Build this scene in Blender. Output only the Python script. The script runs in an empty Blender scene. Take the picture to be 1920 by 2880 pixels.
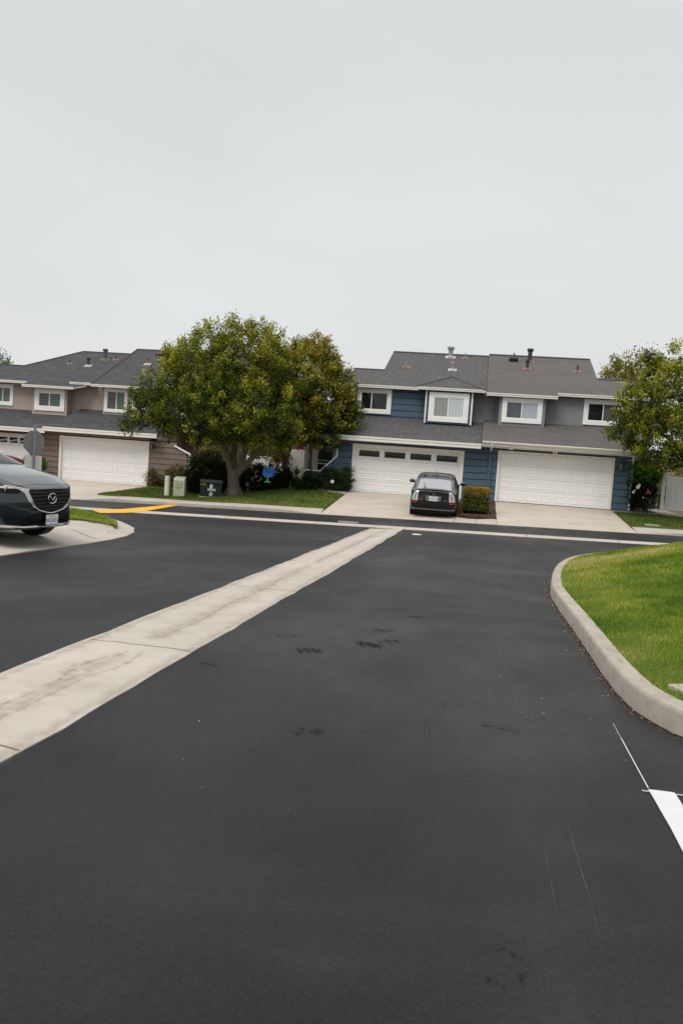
import bpy, bmesh, math, random
import numpy as np
from mathutils import Vector, Matrix
from mathutils.bvhtree import BVHTree
random.seed(7); RNG = np.random.default_rng(7)
sc = bpy.context.scene
COL = sc.collection
R = math.radians

# ------------------------------------------------------------------ terrain heights
def clampf(v, a, b): return max(a, min(b, v))
def ss(t):
    t = clampf(t, 0, 1); return t*t*(3-2*t)
def G(x, y):                      # asphalt level: falls to the valley gutter, rises again to the far kerb
    z = .02*max(min(x, 30), -30) - .0325*min(max(y, -30), 26.8)
    return z + .02*clampf(y-26.8, 0, 3.7)
def Gb(x, y):                     # ground behind the far kerb
    if y <= 30.5: return G(x, y)
    c = G(x, 30.5) + .12
    k = ss((x+12.5)/6.0)
    fl = -.98*(1-k) - .27*k
    return c + (fl-c)*clampf((y-30.5)/6.0, 0, 1)
def Gdrive(x, y):                 # driveways: flush with the asphalt at the street
    if y <= 30.5: return G(x, y) + .012
    k = ss((x+12.5)/6.0)
    fl = -1.0*(1-k) - .25*k
    d = 10.5 if x < -12.5 else 6.0
    c = G(x, 30.5) + .03
    return c + (fl-c)*clampf((y-30.5)/d, 0, 1)

# ------------------------------------------------------------------ object helpers
def tag(o, label=None, cat=None, group=None, kind=None):
    if label: o['label'] = label
    if cat: o['category'] = cat
    if group: o['group'] = group
    if kind: o['kind'] = kind
    return o
def thing(name, label, cat, loc=(0, 0, 0), rz=0, group=None):
    o = bpy.data.objects.new(name, None); o.empty_display_size = .2
    COL.objects.link(o); o.location = loc; o.rotation_euler = (0, 0, rz)
    return tag(o, label, cat, group)
def copy_tree(o, parent=None):
    c = o.copy(); COL.objects.link(c); c.parent = parent
    for ch in list(o.children): copy_tree(ch, c)
    return c
class MB:
    def __init__(s, off=(0, 0, 0)): s.v = []; s.f = []; s.o = off
    def add(s, vs, fs):
        b = len(s.v)
        s.v += [(p[0]-s.o[0], p[1]-s.o[1], p[2]-s.o[2]) for p in vs]
        s.f += [tuple(b+i for i in f) for f in fs]
    def box(s, x0, x1, y0, y1, z0, z1):
        s.add([(x0,y0,z0),(x1,y0,z0),(x1,y1,z0),(x0,y1,z0),(x0,y0,z1),(x1,y0,z1),(x1,y1,z1),(x0,y1,z1)],
              [(3,2,1,0),(4,5,6,7),(0,1,5,4),(1,2,6,5),(2,3,7,6),(3,0,4,7)])
    def prism(s, poly, ax, a, b):
        """poly of 2D points extruded along axis ax from a to b (ax 0: poly=(y,z), 1: (x,z), 2: (x,y))"""
        def P(p, t): return (t, p[0], p[1]) if ax == 0 else ((p[0], t, p[1]) if ax == 1 else (p[0], p[1], t))
        n = len(poly)
        s.add([P(p, a) for p in poly]+[P(p, b) for p in poly],
              [tuple(range(n))[::-1], tuple(range(n, 2*n))]+[(i, (i+1) % n, n+(i+1) % n, n+i) for i in range(n)])
    def bar(s, p, q, w, h=None, up=(0, 0, 1)):
        h = h or w; p = Vector(p); q = Vector(q); d = (q-p).normalized(); u = Vector(up)
        if abs(d.dot(u)) > .98: u = Vector((0, 1, 0))
        a = d.cross(u).normalized()*w/2; b = a.normalized().cross(d).normalized()*h/2
        s.add([p-a-b, p+a-b, p+a+b, p-a+b, q-a-b, q+a-b, q+a+b, q-a+b],
              [(3,2,1,0),(4,5,6,7),(0,1,5,4),(1,2,6,5),(2,3,7,6),(3,0,4,7)])
    def tube(s, pts, rs, n=8, cap=True, squash=1):
        pts = [Vector(p) for p in pts]
        if not hasattr(rs, '__len__'): rs = [rs]*len(pts)
        vs = []; fs = []; ref = None
        for i, p in enumerate(pts):
            d = (pts[min(i+1, len(pts)-1)]-pts[max(i-1, 0)]).normalized()
            if ref is None: ref = Vector((1, 0, 0)) if abs(d.x) < .9 else Vector((0, 1, 0))
            a = (ref-d*ref.dot(d)).normalized(); b = d.cross(a); ref = a
            for k in range(n):
                t = 2*math.pi*k/n
                vs.append(p+a*math.cos(t)*rs[i]+b*math.sin(t)*rs[i]*squash)
        for i in range(len(pts)-1):
            for k in range(n):
                fs.append((i*n+k, i*n+(k+1) % n, (i+1)*n+(k+1) % n, (i+1)*n+k))
        if cap: fs += [tuple(range(n))[::-1], tuple((len(pts)-1)*n+k for k in range(n))]
        s.add(vs, fs)
    def cyl(s, p, q, r, n=16, r2=None): s.tube([p, q], [r, r if r2 is None else r2], n)
    def lathe(s, prof, c=(0, 0, 0), n=20, axis='z'):
        vs = []; fs = []
        for r_, z in prof:
            for k in range(n):
                t = 2*math.pi*k/n; x, y = r_*math.cos(t), r_*math.sin(t)
                vs.append({'z': (c[0]+x, c[1]+y, c[2]+z), 'y': (c[0]+x, c[1]+z, c[2]+y), 'x': (c[0]+z, c[1]+x, c[2]+y)}[axis])
        for i in range(len(prof)-1):
            for k in range(n): fs.append((i*n+k, i*n+(k+1) % n, (i+1)*n+(k+1) % n, (i+1)*n+k))
        fs += [tuple(range(n))[::-1], tuple((len(prof)-1)*n+k for k in range(n))]
        s.add(vs, fs)
    def ball(s, c, r, nu=12, nv=8, sq=(1, 1, 1)):
        vs = [(c[0], c[1], c[2]-r*sq[2])]; fs = []
        for j in range(1, nv):
            t = math.pi*j/nv
            for k in range(nu):
                p = 2*math.pi*k/nu
                vs.append((c[0]+r*sq[0]*math.sin(t)*math.cos(p), c[1]+r*sq[1]*math.sin(t)*math.sin(p), c[2]-r*sq[2]*math.cos(t)))
        vs.append((c[0], c[1], c[2]+r*sq[2])); L = len(vs)-1
        for k in range(nu):
            fs.append((0, 1+(k+1) % nu, 1+k)); fs.append((L, L-nu+k, L-nu+(k+1) % nu))
            for j in range(nv-2):
                a = 1+j*nu; fs.append((a+k, a+(k+1) % nu, a+nu+(k+1) % nu, a+nu+k))
        s.add(vs, fs)
    def pieces(s, name, mat, parent=None, smooth=False, bevel=0):
        """one object per loose piece"""
        par = list(range(len(s.v)))
        def fd(a):
            while par[a] != a: par[a] = par[par[a]]; a = par[a]
            return a
        for f_ in s.f:
            for i in f_[1:]: par[fd(i)] = fd(f_[0])
        gr = {}
        for f_ in s.f: gr.setdefault(fd(f_[0]), []).append(f_)
        for fs in gr.values():
            idx = sorted({i for f_ in fs for i in f_}); mp_ = {a: b for b, a in enumerate(idx)}
            m = MB(); m.v = [s.v[i] for i in idx]; m.f = [tuple(mp_[i] for i in f_) for f_ in fs]; o = m.build(name, mat, parent, smooth, bevel)
        return o
    def build(s, name, mat, parent=None, smooth=False, bevel=0, angle=35):
        me = bpy.data.meshes.new(name); me.from_pydata(s.v, [], s.f)
        return finish(me, name, mat, parent, smooth, bevel, angle)
def finish(me, name, mat, parent=None, smooth=False, bevel=0, angle=35, recalc=True):
    bm = bmesh.new(); bm.from_mesh(me)
    if recalc: bmesh.ops.recalc_face_normals(bm, faces=bm.faces)
    if bevel: bmesh.ops.bevel(bm, geom=bm.edges[:], offset=bevel, segments=2, affect='EDGES', profile=.6)
    bm.to_mesh(me); bm.free()
    if smooth:
        me.polygons.foreach_set('use_smooth', [True]*len(me.polygons))
        try: me.set_sharp_from_angle(angle=R(angle))
        except Exception: pass
    o = bpy.data.objects.new(name, me)
    if mat: me.materials.append(mat)
    COL.objects.link(o); o.parent = parent
    return o
def np_mesh(name, V, F, mat, parent=None, tint=None):
    """V (N,3), F (M,k) -> mesh object quickly; tint: per-vertex float attribute"""
    me = bpy.data.meshes.new(name); V = np.asarray(V, np.float32); F = np.asarray(F, np.int32); k = F.shape[1]
    me.vertices.add(len(V)); me.vertices.foreach_set('co', V.ravel())
    me.loops.add(F.size); me.loops.foreach_set('vertex_index', F.ravel())
    me.polygons.add(len(F)); me.polygons.foreach_set('loop_start', np.arange(0, F.size, k, dtype=np.int32))
    me.polygons.foreach_set('loop_total', np.full(len(F), k, np.int32))
    if tint is not None:
        at = me.attributes.new('tint', 'FLOAT', 'POINT'); at.data.foreach_set('value', np.asarray(tint, np.float32))
    me.update(); me.validate()
    me.materials.append(mat)
    o = bpy.data.objects.new(name, me); COL.objects.link(o); o.parent = parent
    return o
def drape(poly, hf, dz, step=.6, thick=.1, off=(0, 0, 0)):
    """polygon laid on a height field as a slab with skirts"""
    bm = bmesh.new()
    vs = [bm.verts.new((p[0], p[1], 0)) for p in poly]; bm.faces.new(vs)
    xs = [p[0] for p in poly]; ys = [p[1] for p in poly]
    for ax, lo, hi in ((0, min(xs), max(xs)), (1, min(ys), max(ys))):
        n = int((hi-lo)/step)
        for i in range(1, n+1):
            co = [0, 0, 0]; no = [0, 0, 0]; co[ax] = lo+i*(hi-lo)/(n+1); no[ax] = 1
            bmesh.ops.bisect_plane(bm, geom=bm.verts[:]+bm.edges[:]+bm.faces[:], plane_co=co, plane_no=no, dist=1e-4)
    bmesh.ops.triangulate(bm, faces=[f for f in bm.faces if len(f.verts) > 4])
    for v in bm.verts: v.co.z = hf(v.co.x, v.co.y)+(dz(v.co.x, v.co.y) if callable(dz) else dz)
    bmesh.ops.recalc_face_normals(bm, faces=bm.faces)
    if sum(f.normal.z for f in bm.faces) < 0: bmesh.ops.reverse_faces(bm, faces=bm.faces)
    if thick:
        be = [e for e in bm.edges if e.is_boundary]
        r = bmesh.ops.extrude_edge_only(bm, edges=be)
        for v in [g for g in r['geom'] if isinstance(g, bmesh.types.BMVert)]: v.co.z -= thick
    for v in bm.verts: v.co -= Vector(off)
    me = bpy.data.meshes.new('m'); bm.to_mesh(me); bm.free()
    return me
def struct(name, me, mat, smooth=False):
    me.name = name
    o = finish(me, name, mat, None, smooth, 0, 40, recalc=False); o['kind'] = 'structure'
    return o
def text_mb(s, size, fn, mb):
    """adds the glyph faces of s to mb; fn maps (u,v) centred text coordinates to 3D"""
    cu = bpy.data.curves.new('t', 'FONT'); cu.body = s; cu.size = size; cu.align_x = 'CENTER'; cu.align_y = 'CENTER'
    ob = bpy.data.objects.new('t', cu); COL.objects.link(ob)
    me = bpy.data.meshes.new_from_object(ob)
    mb.add([fn(v.co.x, v.co.y) for v in me.vertices], [tuple(p.vertices) for p in me.polygons])
    bpy.data.objects.remove(ob); bpy.data.curves.remove(cu); bpy.data.meshes.remove(me)

# ------------------------------------------------------------------ materials
class NT:
    def __init__(s, name):
        s.m = bpy.data.materials.new(name); s.m.use_nodes = True; s.t = s.m.node_tree
        s.b = s.t.nodes['Principled BSDF']; s.out = s.t.nodes['Material Output']
    def n(s, typ, **kw):
        nd = s.t.nodes.new(typ)
        for k, v in kw.items():
            if k.startswith('i_'):
                key = k[2:].replace('_', ' '); nd.inputs[key].default_value = v
            else: setattr(nd, k, v)
        return nd
    def l(s, a, b): s.t.links.new(a, b)
    def coord(s, scale=(1, 1, 1), kind='Object', rot=(0, 0, 0)):
        c = s.n('ShaderNodeTexCoord'); m = s.n('ShaderNodeMapping')
        m.inputs['Scale'].default_value = scale; m.inputs['Rotation'].default_value = rot
        s.l(c.outputs[kind], m.inputs['Vector']); return m.outputs[0]
    def noise(s, vec, scale, detail=4, rough=.55, dist=0):
        nd = s.n('ShaderNodeTexNoise'); nd.inputs['Scale'].default_value = scale
        nd.inputs['Detail'].default_value = detail; nd.inputs['Roughness'].default_value = rough
        nd.inputs['Distortion'].default_value = dist
        s.l(vec, nd.inputs['Vector']); return nd.outputs['Fac']
    def ramp(s, fac, stops):
        nd = s.n('ShaderNodeValToRGB'); e = nd.color_ramp.elements
        while len(e) > 1: e.remove(e[-1])
        for i, (p, c) in enumerate(stops):
            el = e[0] if i == 0 else e.new(p)
            el.position = p; el.color = (*c, 1) if hasattr(c, '__len__') else (c, c, c, 1)
        s.l(fac, nd.inputs[0]); return nd.outputs[0]
    def math(s, op, a, b=None, clamp=False):
        nd = s.n('ShaderNodeMath', operation=op); nd.use_clamp = clamp
        for i, v in enumerate((a, b)):
            if v is None: continue
            if hasattr(v, 'is_linked'): s.l(v, nd.inputs[i])
            else: nd.inputs[i].default_value = v
        return nd.outputs[0]
    def mix(s, fac, a, b, typ='MIX'):
        nd = s.n('ShaderNodeMix', data_type='RGBA', blend_type=typ)
        for sock, v in ((nd.inputs[0], fac), (nd.inputs[6], a), (nd.inputs[7], b)):
            if hasattr(v, 'is_linked'): s.l(v, sock)
            elif hasattr(v, '__len__'): sock.default_value = (*v, 1)[:4]
            else: sock.default_value = v
        return nd.outputs[2]
    def bump(s, h, strength=.3, dist=.01, prev=None):
        nd = s.n('ShaderNodeBump'); nd.inputs['Strength'].default_value = strength; nd.inputs['Distance'].default_value = dist
        s.l(h, nd.inputs['Height'])
        if prev: s.l(prev, nd.inputs['Normal'])
        return nd.outputs[0]
    def fin(s, col=None, rough=None, normal=None, spec=None, metal=None):
        for k, v in (('Base Color', col), ('Roughness', rough), ('Normal', normal), ('Specular IOR Level', spec), ('Metallic', metal)):
            if v is None: continue
            if hasattr(v, 'is_linked'): s.l(v, s.b.inputs[k])
            elif hasattr(v, '__len__'): s.b.inputs[k].default_value = (*v, 1)[:4]
            else: s.b.inputs[k].default_value = v
        return s.m
def mul(c, k): return tuple(x*k for x in c)
def paint(name, col, rough=.5, var=.08, nscale=3, bump=.0, spec=.5, streak=False, metal=0, fine=.06):
    n = NT(name); v = n.coord((1, 1, .25) if streak else (1, 1, 1))
    a = n.noise(v, nscale, 5, .6); b = n.noise(n.coord(), nscale*14, 3)
    c = n.mix(n.math('MULTIPLY', a, 1.0), mul(col, 1-var), mul(col, 1+var))
    c = n.mix(n.math('MULTIPLY', b, fine*2, True), c, mul(col, .75))
    nm = n.bump(b, bump, .01) if bump else None
    return n.fin(c, rough, nm, spec, metal)

def mat_asphalt():
    n = NT('asphalt'); v = n.coord()
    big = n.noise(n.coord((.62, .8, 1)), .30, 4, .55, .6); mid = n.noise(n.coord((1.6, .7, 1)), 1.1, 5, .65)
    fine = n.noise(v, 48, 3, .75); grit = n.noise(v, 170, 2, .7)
    c = n.ramp(big, [(.36, (.0068, .0075, .0086)), (.5, (.0128, .0134, .0148)), (.62, (.029, .0288, .0298))])  # broad paler patches put the road's sheen into the colour
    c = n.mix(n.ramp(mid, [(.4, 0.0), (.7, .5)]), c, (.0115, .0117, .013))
    # wheel tracks: paler, worn bands running along the lane
    x = n.n('ShaderNodeSeparateXYZ'); n.l(v, x.inputs[0])
    def band(cx, w): return n.math('SUBTRACT', 1.0, n.math('DIVIDE', n.math('ABSOLUTE', n.math('SUBTRACT', x.outputs[0], cx)), w), True)
    tr = n.math('MAXIMUM', band(-1.25, .75), band(.35, .6))
    tr = n.math('MULTIPLY', tr, n.noise(n.coord((.8, .22, 1)), .9, 4, .6))
    c = n.mix(n.math('MULTIPLY', tr, .55, True), c, (.034, .034, .035))
    c = n.mix(n.math('MULTIPLY', n.ramp(fine, [(.42, 0.), (.60, 1.)]), .6), c, n.mix(.6, c, (.003, .003, .004)))
    c = n.mix(n.ramp(grit, [(.56, 0.), (.74, .42)]), c, (.07, .069, .068))
    # thin wandering cracks
    vo = n.n('ShaderNodeTexVoronoi', feature='DISTANCE_TO_EDGE'); vo.inputs['Scale'].default_value = .24
    wv = n.n('ShaderNodeVectorMath', operation='ADD')
    nz = n.n('ShaderNodeTexNoise'); nz.inputs['Scale'].default_value = 1.3; nz.inputs['Detail'].default_value = 6
    n.l(v, nz.inputs['Vector']); sv = n.n('ShaderNodeVectorMath', operation='SCALE'); sv.inputs['Scale'].default_value = .9
    n.l(nz.outputs['Color'], sv.inputs[0]); n.l(v, wv.inputs[0]); n.l(sv.outputs[0], wv.inputs[1]); n.l(wv.outputs[0], vo.inputs['Vector'])
    cr = n.ramp(vo.outputs['Distance'], [(0, 1.), (.0028, .0)])
    cr = n.math('MULTIPLY', cr, n.ramp(n.noise(v, .45, 3), [(.5, 0.), (.62, .8)]))
    c = n.mix(cr, c, (.006, .006, .006))
    r = n.math('ADD', n.ramp(mid, [(.3, .40), (.7, .54)]), n.ramp(big, [(.35, .10), (.65, -.0)]))
    bm = n.bump(fine, .5, .006); bm = n.bump(grit, .5, .004, bm)
    n.b.inputs['Sheen Weight'].default_value = .05; n.b.inputs['Sheen Roughness'].default_value = .38; n.b.inputs['Sheen Tint'].default_value = (.95, .95, 1, 1)
    return n.fin(c, r, bm, .13)
def mat_concrete(name, col=(.46, .435, .40), stain=(.32, .26, .20), sc_=1.0, joint=None, stainamt=.5):
    n = NT(name); v = n.coord()
    a = n.noise(v, .5*sc_, 5, .6, .4); b = n.noise(v, 2.6*sc_, 6, .62); f = n.noise(v, 70, 3, .7)
    c = n.mix(n.ramp(a, [(.3, 0.), (.75, 1.)]), mul(col, .88), mul(col, 1.08))
    c = n.mix(n.math('MULTIPLY', n.ramp(b, [(.46, 0.), (.72, 1.)]), stainamt), c, stain)
    c = n.mix(n.math('MULTIPLY', n.ramp(f, [(.35, 0.), (.7, 1.)]), .22), c, mul(col, .6))
    sp = n.noise(v, 24, 2, .5); c = n.mix(n.ramp(sp, [(.7, 0.), (.78, .45)]), c, mul(col, .45))
    return n.fin(c, .85, n.bump(f, .35, .004), .3)
def mat_shingle(name, c1, c2, mortar, rowh=.13, w=.32, mort=.012, streak=.5, dots=0):
    n = NT(name); v = n.coord((1, 1.06, 1))
    s = n.n('ShaderNodeSeparateXYZ'); n.l(v, s.inputs[0]); cb = n.n('ShaderNodeCombineXYZ')
    n.l(s.outputs[0], cb.inputs[0]); n.l(s.outputs[1], cb.inputs[1])
    br = n.n('ShaderNodeTexBrick'); n.l(cb.outputs[0], br.inputs['Vector'])
    br.inputs['Scale'].default_value = 1; br.inputs['Brick Width'].default_value = w; br.inputs['Row Height'].default_value = rowh
    br.inputs['Mortar Size'].default_value = mort; br.inputs['Color1'].default_value = (*c1, 1); br.inputs['Color2'].default_value = (*c2, 1)
    br.inputs['Mortar'].default_value = (*mortar, 1); br.inputs['Bias'].default_value = -.1; br.inputs['Mortar Smooth'].default_value = .3
    st = n.noise(n.coord((.5, 3.5, 1)), 2.2, 5, .7); bl = n.noise(n.coord((1, 1, 1)), .5, 4, .6)
    c = n.mix(n.math('MULTIPLY', n.ramp(st, [(.4, 0.), (.65, 1.)]), streak), br.outputs['Color'], mul(c2, .62))
    c = n.mix(n.math('MULTIPLY', n.ramp(bl, [(.4, 0.), (.7, 1.)]), .4), c, mul(c1, 1.25))
    if dots:  # pale dots paint the light caught by shingle cutouts
        wv = n.noise(n.coord((1, 1, 1)), 9, 2, .5)
        d = n.n('ShaderNodeTexBrick'); n.l(cb.outputs[0], d.inputs['Vector'])
        d.offset = .12; d.offset_frequency = 5
        d.inputs['Scale'].default_value = 1; d.inputs['Brick Width'].default_value = .3; d.inputs['Row Height'].default_value = .14
        d.inputs['Mortar Size'].default_value = .016; d.inputs['Color1'].default_value = (0, 0, 0, 1); d.inputs['Color2'].default_value = (0, 0, 0, 1)
        d.inputs['Mortar'].default_value = (1, 1, 1, 1)
        c = n.mix(n.math('MULTIPLY', n.math('MULTIPLY', d.outputs['Color'], n.ramp(wv, [(.5, 0.), (.62, 1.)])), dots), c, (.34, .335, .33))
    gr = n.noise(n.coord(), 60, 2, .7)
    c = n.mix(n.math('MULTIPLY', gr, .35), c, mul(c1, .5))
    return n.fin(c, .9, n.bump(br.outputs['Fac'], .6, .015), .25)
def mat_leaf(name, stops, trans=.25):
    n = NT(name); a = n.n('ShaderNodeAttribute', attribute_name='tint')
    c = n.ramp(a.outputs['Fac'], stops); n.fin(c, .55, None, .18)
    tr = n.n('ShaderNodeBsdfTranslucent'); n.l(n.mix(.5, c, (.20, .24, .02)), tr.inputs['Color'])
    mx = n.n('ShaderNodeMixShader'); mx.inputs[0].default_value = trans
    n.l(n.b.outputs[0], mx.inputs[1]); n.l(tr.outputs[0], mx.inputs[2]); n.l(mx.outputs[0], n.out.inputs[0])
    return n.m
def mat_soft(name, col, strength, nscale=14, lo=.35, hi=.6, rough=.8):
    n = NT(name); a = n.n('ShaderNodeAttribute', attribute_name='tint'); v = n.coord()
    nz_ = n.ramp(n.noise(v, nscale, 5, .7), [(lo, .15), (hi, 1.)])
    fac = n.math('MULTIPLY', n.math('MULTIPLY', a.outputs['Fac'], nz_), strength, True)
    n.fin(col, rough, None, .1); tr = n.n('ShaderNodeBsdfTransparent'); mx = n.n('ShaderNodeMixShader')
    n.l(fac, mx.inputs[0]); n.l(tr.outputs[0], mx.inputs[1]); n.l(n.b.outputs[0], mx.inputs[2]); n.l(mx.outputs[0], n.out.inputs[0])
    return n.m
class SM:
    """worn, soft edged marks lying on the road"""
    def __init__(s): s.V = []; s.F = []; s.T = []; s.k = 0
    def strip(s, pts, wd, dz, hf=None, ends=True):
        hf = hf or G
        if len(pts) == 2: pts = [pts[0], ((pts[0][0]+pts[1][0])/2, (pts[0][1]+pts[1][1])/2), pts[1]]
        s.k += 1; dz += .00012*(s.k % 30); b = len(s.V); n_ = len(pts)
        for i, p in enumerate(pts):
            a = Vector(pts[max(i-1, 0)]); c = Vector(pts[min(i+1, n_-1)]); d = (c-a).normalized(); nn = Vector((-d.y, d.x))*(wd[i] if hasattr(wd, '__len__') else wd)/2
            e = 0 if ends and i in (0, n_-1) else 1
            for q, t_ in ((Vector(p)-nn, 0), (Vector(p), e), (Vector(p)+nn, 0)): s.V.append((q.x, q.y, hf(q.x, q.y)+dz)); s.T.append(t_)
        for i in range(n_-1):
            for j in (0, 1): s.F.append((b+i*3+j, b+i*3+j+1, b+i*3+3+j+1, b+i*3+3+j))
    def build(s, name, mat):
        o = np_mesh(name, s.V, s.F, mat, None, s.T); o['kind'] = 'structure'; return o
def mat_carpaint(name, base, rough=.28, coat=1.0, metal=.35):
    n = NT(name); f = n.noise(n.coord(), 900, 1); d = n.noise(n.coord(), 2.5, 5, .65)
    c = n.mix(n.math('MULTIPLY', f, .4), base, mul(base, 1.8)); c = n.mix(n.ramp(d, [(.5, 0.), (.8, .05)]), c, (.08, .075, .07))
    n.b.inputs['Coat Weight'].default_value = coat; n.b.inputs['Coat Roughness'].default_value = .04; n.b.inputs['Coat IOR'].default_value = 1.5
    return n.fin(c, rough, None, .35, metal)
def mat_glass(name, col, rough=.05, blinds=None, curtain=None):
    """opaque dark-backed window pane; blinds: slats seen behind the pane"""
    n = NT(name); v = n.coord()
    nz = n.noise(v, 1.6, 3)
    c = n.mix(nz, mul(col, .55), mul(col, 1.3))
    if blinds:
        w = n.n('ShaderNodeTexWave', wave_type='BANDS', bands_direction='Z'); w.inputs['Scale'].default_value = 3.6; w.inputs['Distortion'].default_value = .25
        n.l(v, w.inputs['Vector'])
        c = n.mix(n.ramp(w.outputs['Fac'], [(.3, 0.), (.6, 1.)]), c, n.mix(n.noise(v, 2.2, 2), mul(blinds, .8), mul(blinds, 1.2)))
    if curtain:
        w = n.n('ShaderNodeTexWave', wave_type='BANDS', bands_direction='X'); w.inputs['Scale'].default_value = 2.2; w.inputs['Distortion'].default_value = 2
        n.l(v, w.inputs['Vector']); c = n.mix(.4, n.mix(w.outputs['Fac'], mul(curtain, .8), mul(curtain, 1.1)), mul(curtain, .95))
    return n.fin(c, rough, n.bump(n.noise(v, .9, 2), .04, .02), .5)
def mat_bark():
    n = NT('bark'); v = n.coord((1, 1, .25)); a = n.noise(v, 12, 6, .7, .6); b = n.noise(n.coord(), 3, 4)
    c = n.ramp(a, [(.3, (.045, .036, .028)), (.6, (.15, .12, .095)), (.8, (.24, .20, .165))])
    c = n.mix(n.math('MULTIPLY', b, .5), c, (.09, .07, .05))
    return n.fin(c, .9, n.bump(a, .9, .03), .2)
def mat_soil(name, c1, c2):
    n = NT(name); v = n.coord(); a = n.noise(v, 6, 6, .7); b = n.noise(v, 40, 4, .7)
    c = n.mix(n.ramp(a, [(.35, 0.), (.7, 1.)]), c1, c2); c = n.mix(n.math('MULTIPLY', b, .6), c, mul(c1, .5))
    return n.fin(c, .95, n.bump(b, .8, .03), .1)
def mat_wood(name, col):
    n = NT(name); v = n.coord((1, 1, .12)); a = n.noise(v, 18, 5, .65); b = n.noise(n.coord(), 1.2, 4)
    c = n.mix(n.math('MULTIPLY', n.ramp(a, [(.4, 0.), (.75, 1.)]), .25), mul(col, 1.0), mul(col, .72)); c = n.mix(n.math('MULTIPLY', b, .3), c, mul(col, .8))
    return n.fin(c, .6, n.bump(a, .15, .004), .3)
M = {}
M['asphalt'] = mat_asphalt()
M['concrete'] = mat_concrete('concrete', (.41, .375, .33), (.29, .235, .18), 1, None, .38)
M['conc_gutter'] = mat_concrete('gutter_concrete', (.44, .40, .352), (.30, .245, .195), 1.1, None, .42)
M['conc_curb'] = mat_concrete('kerb_concrete', (.38, .34, .29), (.20, .16, .118), 2, None, .55)
M['conc_drive'] = mat_concrete('driveway_concrete', (.46, .41, .35), (.34, .25, .165), .6, None, .5)
M['conc_walk'] = mat_concrete('walk_concrete', (.32, .295, .265), (.20, .17, .14), 1.5, None, .4)
M['joint'] = paint('joint_dark', (.15, .115, .085), .95, .2)
M['white'] = paint('white_paint', (.80, .79, .775), .5, .05, 2, .05)
M['trim'] = paint('cream_trim', (.74, .71, .66), .55, .06, 2, .05)
M['doorwhite'] = paint('garage_door_white', (.79, .78, .765), .45, .05, 1.2, .03, .4, True)
M['bluesiding'] = paint('blue_siding', (.060, .100, .140), .6, .14, 1.4, .15, .35, False, 0, .1)
M['tansiding'] = paint('brown_siding', (.185, .138, .116), .7, .14, 1.4, .15, .3, False, 0, .1)
M['stucco'] = paint('tan_stucco', (.40, .335, .285), .9, .08, 1.6, .5, .2, False, 0, .12)
M['graystucco'] = paint('grey_stucco', (.225, .232, .245), .9, .10, 1.6, .5, .2, True, 0, .12)
M['shade_backing'] = paint('gap_shade_dark', (.014, .018, .022), .9, .1)  # near-black backing, paints the shade seen between siding boards
M['dark'] = paint('dark_void', (.012, .012, .013), .7, .1)
M['black'] = paint('black_plastic', (.005, .005, .0055), .5, .2, 3, 0, .18)
M['shT'] = mat_shingle('tan_house_shingles', (.050, .052, .057), (.105, .106, .11), (.022, .022, .024), .17, .36, .022, .5)
M['shB'] = mat_shingle('blue_house_shingles', (.075, .073, .073), (.105, .10, .098), (.045, .044, .044), .12, .30, .010, .45, .38)
M['shR'] = mat_shingle('grey_house_shingles', (.108, .100, .097), (.150, .138, .134), (.05, .047, .046), .14, .36, .016, .8)
M['ridge'] = paint('ridge_cap', (.065, .062, .06), .9, .15, 6)
M['pane'] = mat_glass('dark_pane', (.012, .014, .016), .04)
M['pane_blind'] = mat_glass('blind_pane', (.018, .024, .02), .06, (.13, .19, .15))
M['pane_blind2'] = mat_glass('blind_pane_dark', (.018, .02, .02), .06, (.12, .12, .11))
M['pane_curtain'] = mat_glass('curtain_pane', (.2, .2, .2), .08, None, (.27, .285, .28))
M['pane_shade'] = mat_glass('shade_pane', (.2, .2, .2), .08, None, (.52, .56, .58))
M['pane_grey'] = mat_glass('grey_pane', (.085, .09, .098), .06)
M['pane_lightblue'] = mat_glass('pale_pane', (.2, .2, .2), .07, None, (.38, .42, .48))
M['galv'] = paint('galvanised', (.30, .31, .32), .5, .15, 4, .05, .5, False, .5)
M['signback'] = paint('sign_back', (.20, .20, .20), .55, .12, 3, 0, .5, False, .3)
M['bark'] = mat_bark()
M['soil'] = mat_soil('soil', (.055, .033, .022), (.115, .072, .048))
M['lawn'] = mat_soil('lawn_ground', (.08, .13, .018), (.17, .18, .04))
M['terrain'] = mat_soil('dry_earth', (.14, .105, .06), (.22, .16, .09))
M['yellow'] = paint('yellow_paint', (.72, .37, .02), .6, .14, 5, .1, .4, False, 0, .14)
M['roadwhite'] = paint('road_white', (.58, .59, .59), .7, .12, 6, .2, .2, False, 0, .22)
M['roadfaint'] = paint('road_faint_white', (.11, .11, .11), .7, .5, 30)
M['suv'] = mat_carpaint('dark_blue_paint', (.003, .009, .014), .16, 1, .1)
M['prius'] = mat_carpaint('charcoal_paint', (.013, .0125, .012), .3, .8, .12)
M['red'] = mat_carpaint('red_paint', (.16, .01, .008), .3)
M['chrome'] = paint('chrome', (.62, .62, .62), .14, .05, 3, 0, .5, False, 1)
M['satin'] = paint('satin_chrome', (.50, .49, .47), .3, .05, 3, 0, .5, False, 1)
M['tyre'] = paint('tyre', (.014, .014, .014), .8, .15)
M['alloy'] = paint('alloy', (.35, .35, .36), .3, .05, 3, 0, .5, False, .9)
M['rearglass'] = paint('sky_reflecting_glass', (.36, .355, .38), .06, .06, 3, 0, .5, False, .85)
M['carglass'] = mat_glass('car_glass', (.015, .018, .02), .02)
M['lampclear'] = paint('lamp_clear', (.62, .60, .60), .12, .35, 18, 0, .6, False, .2)
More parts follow.
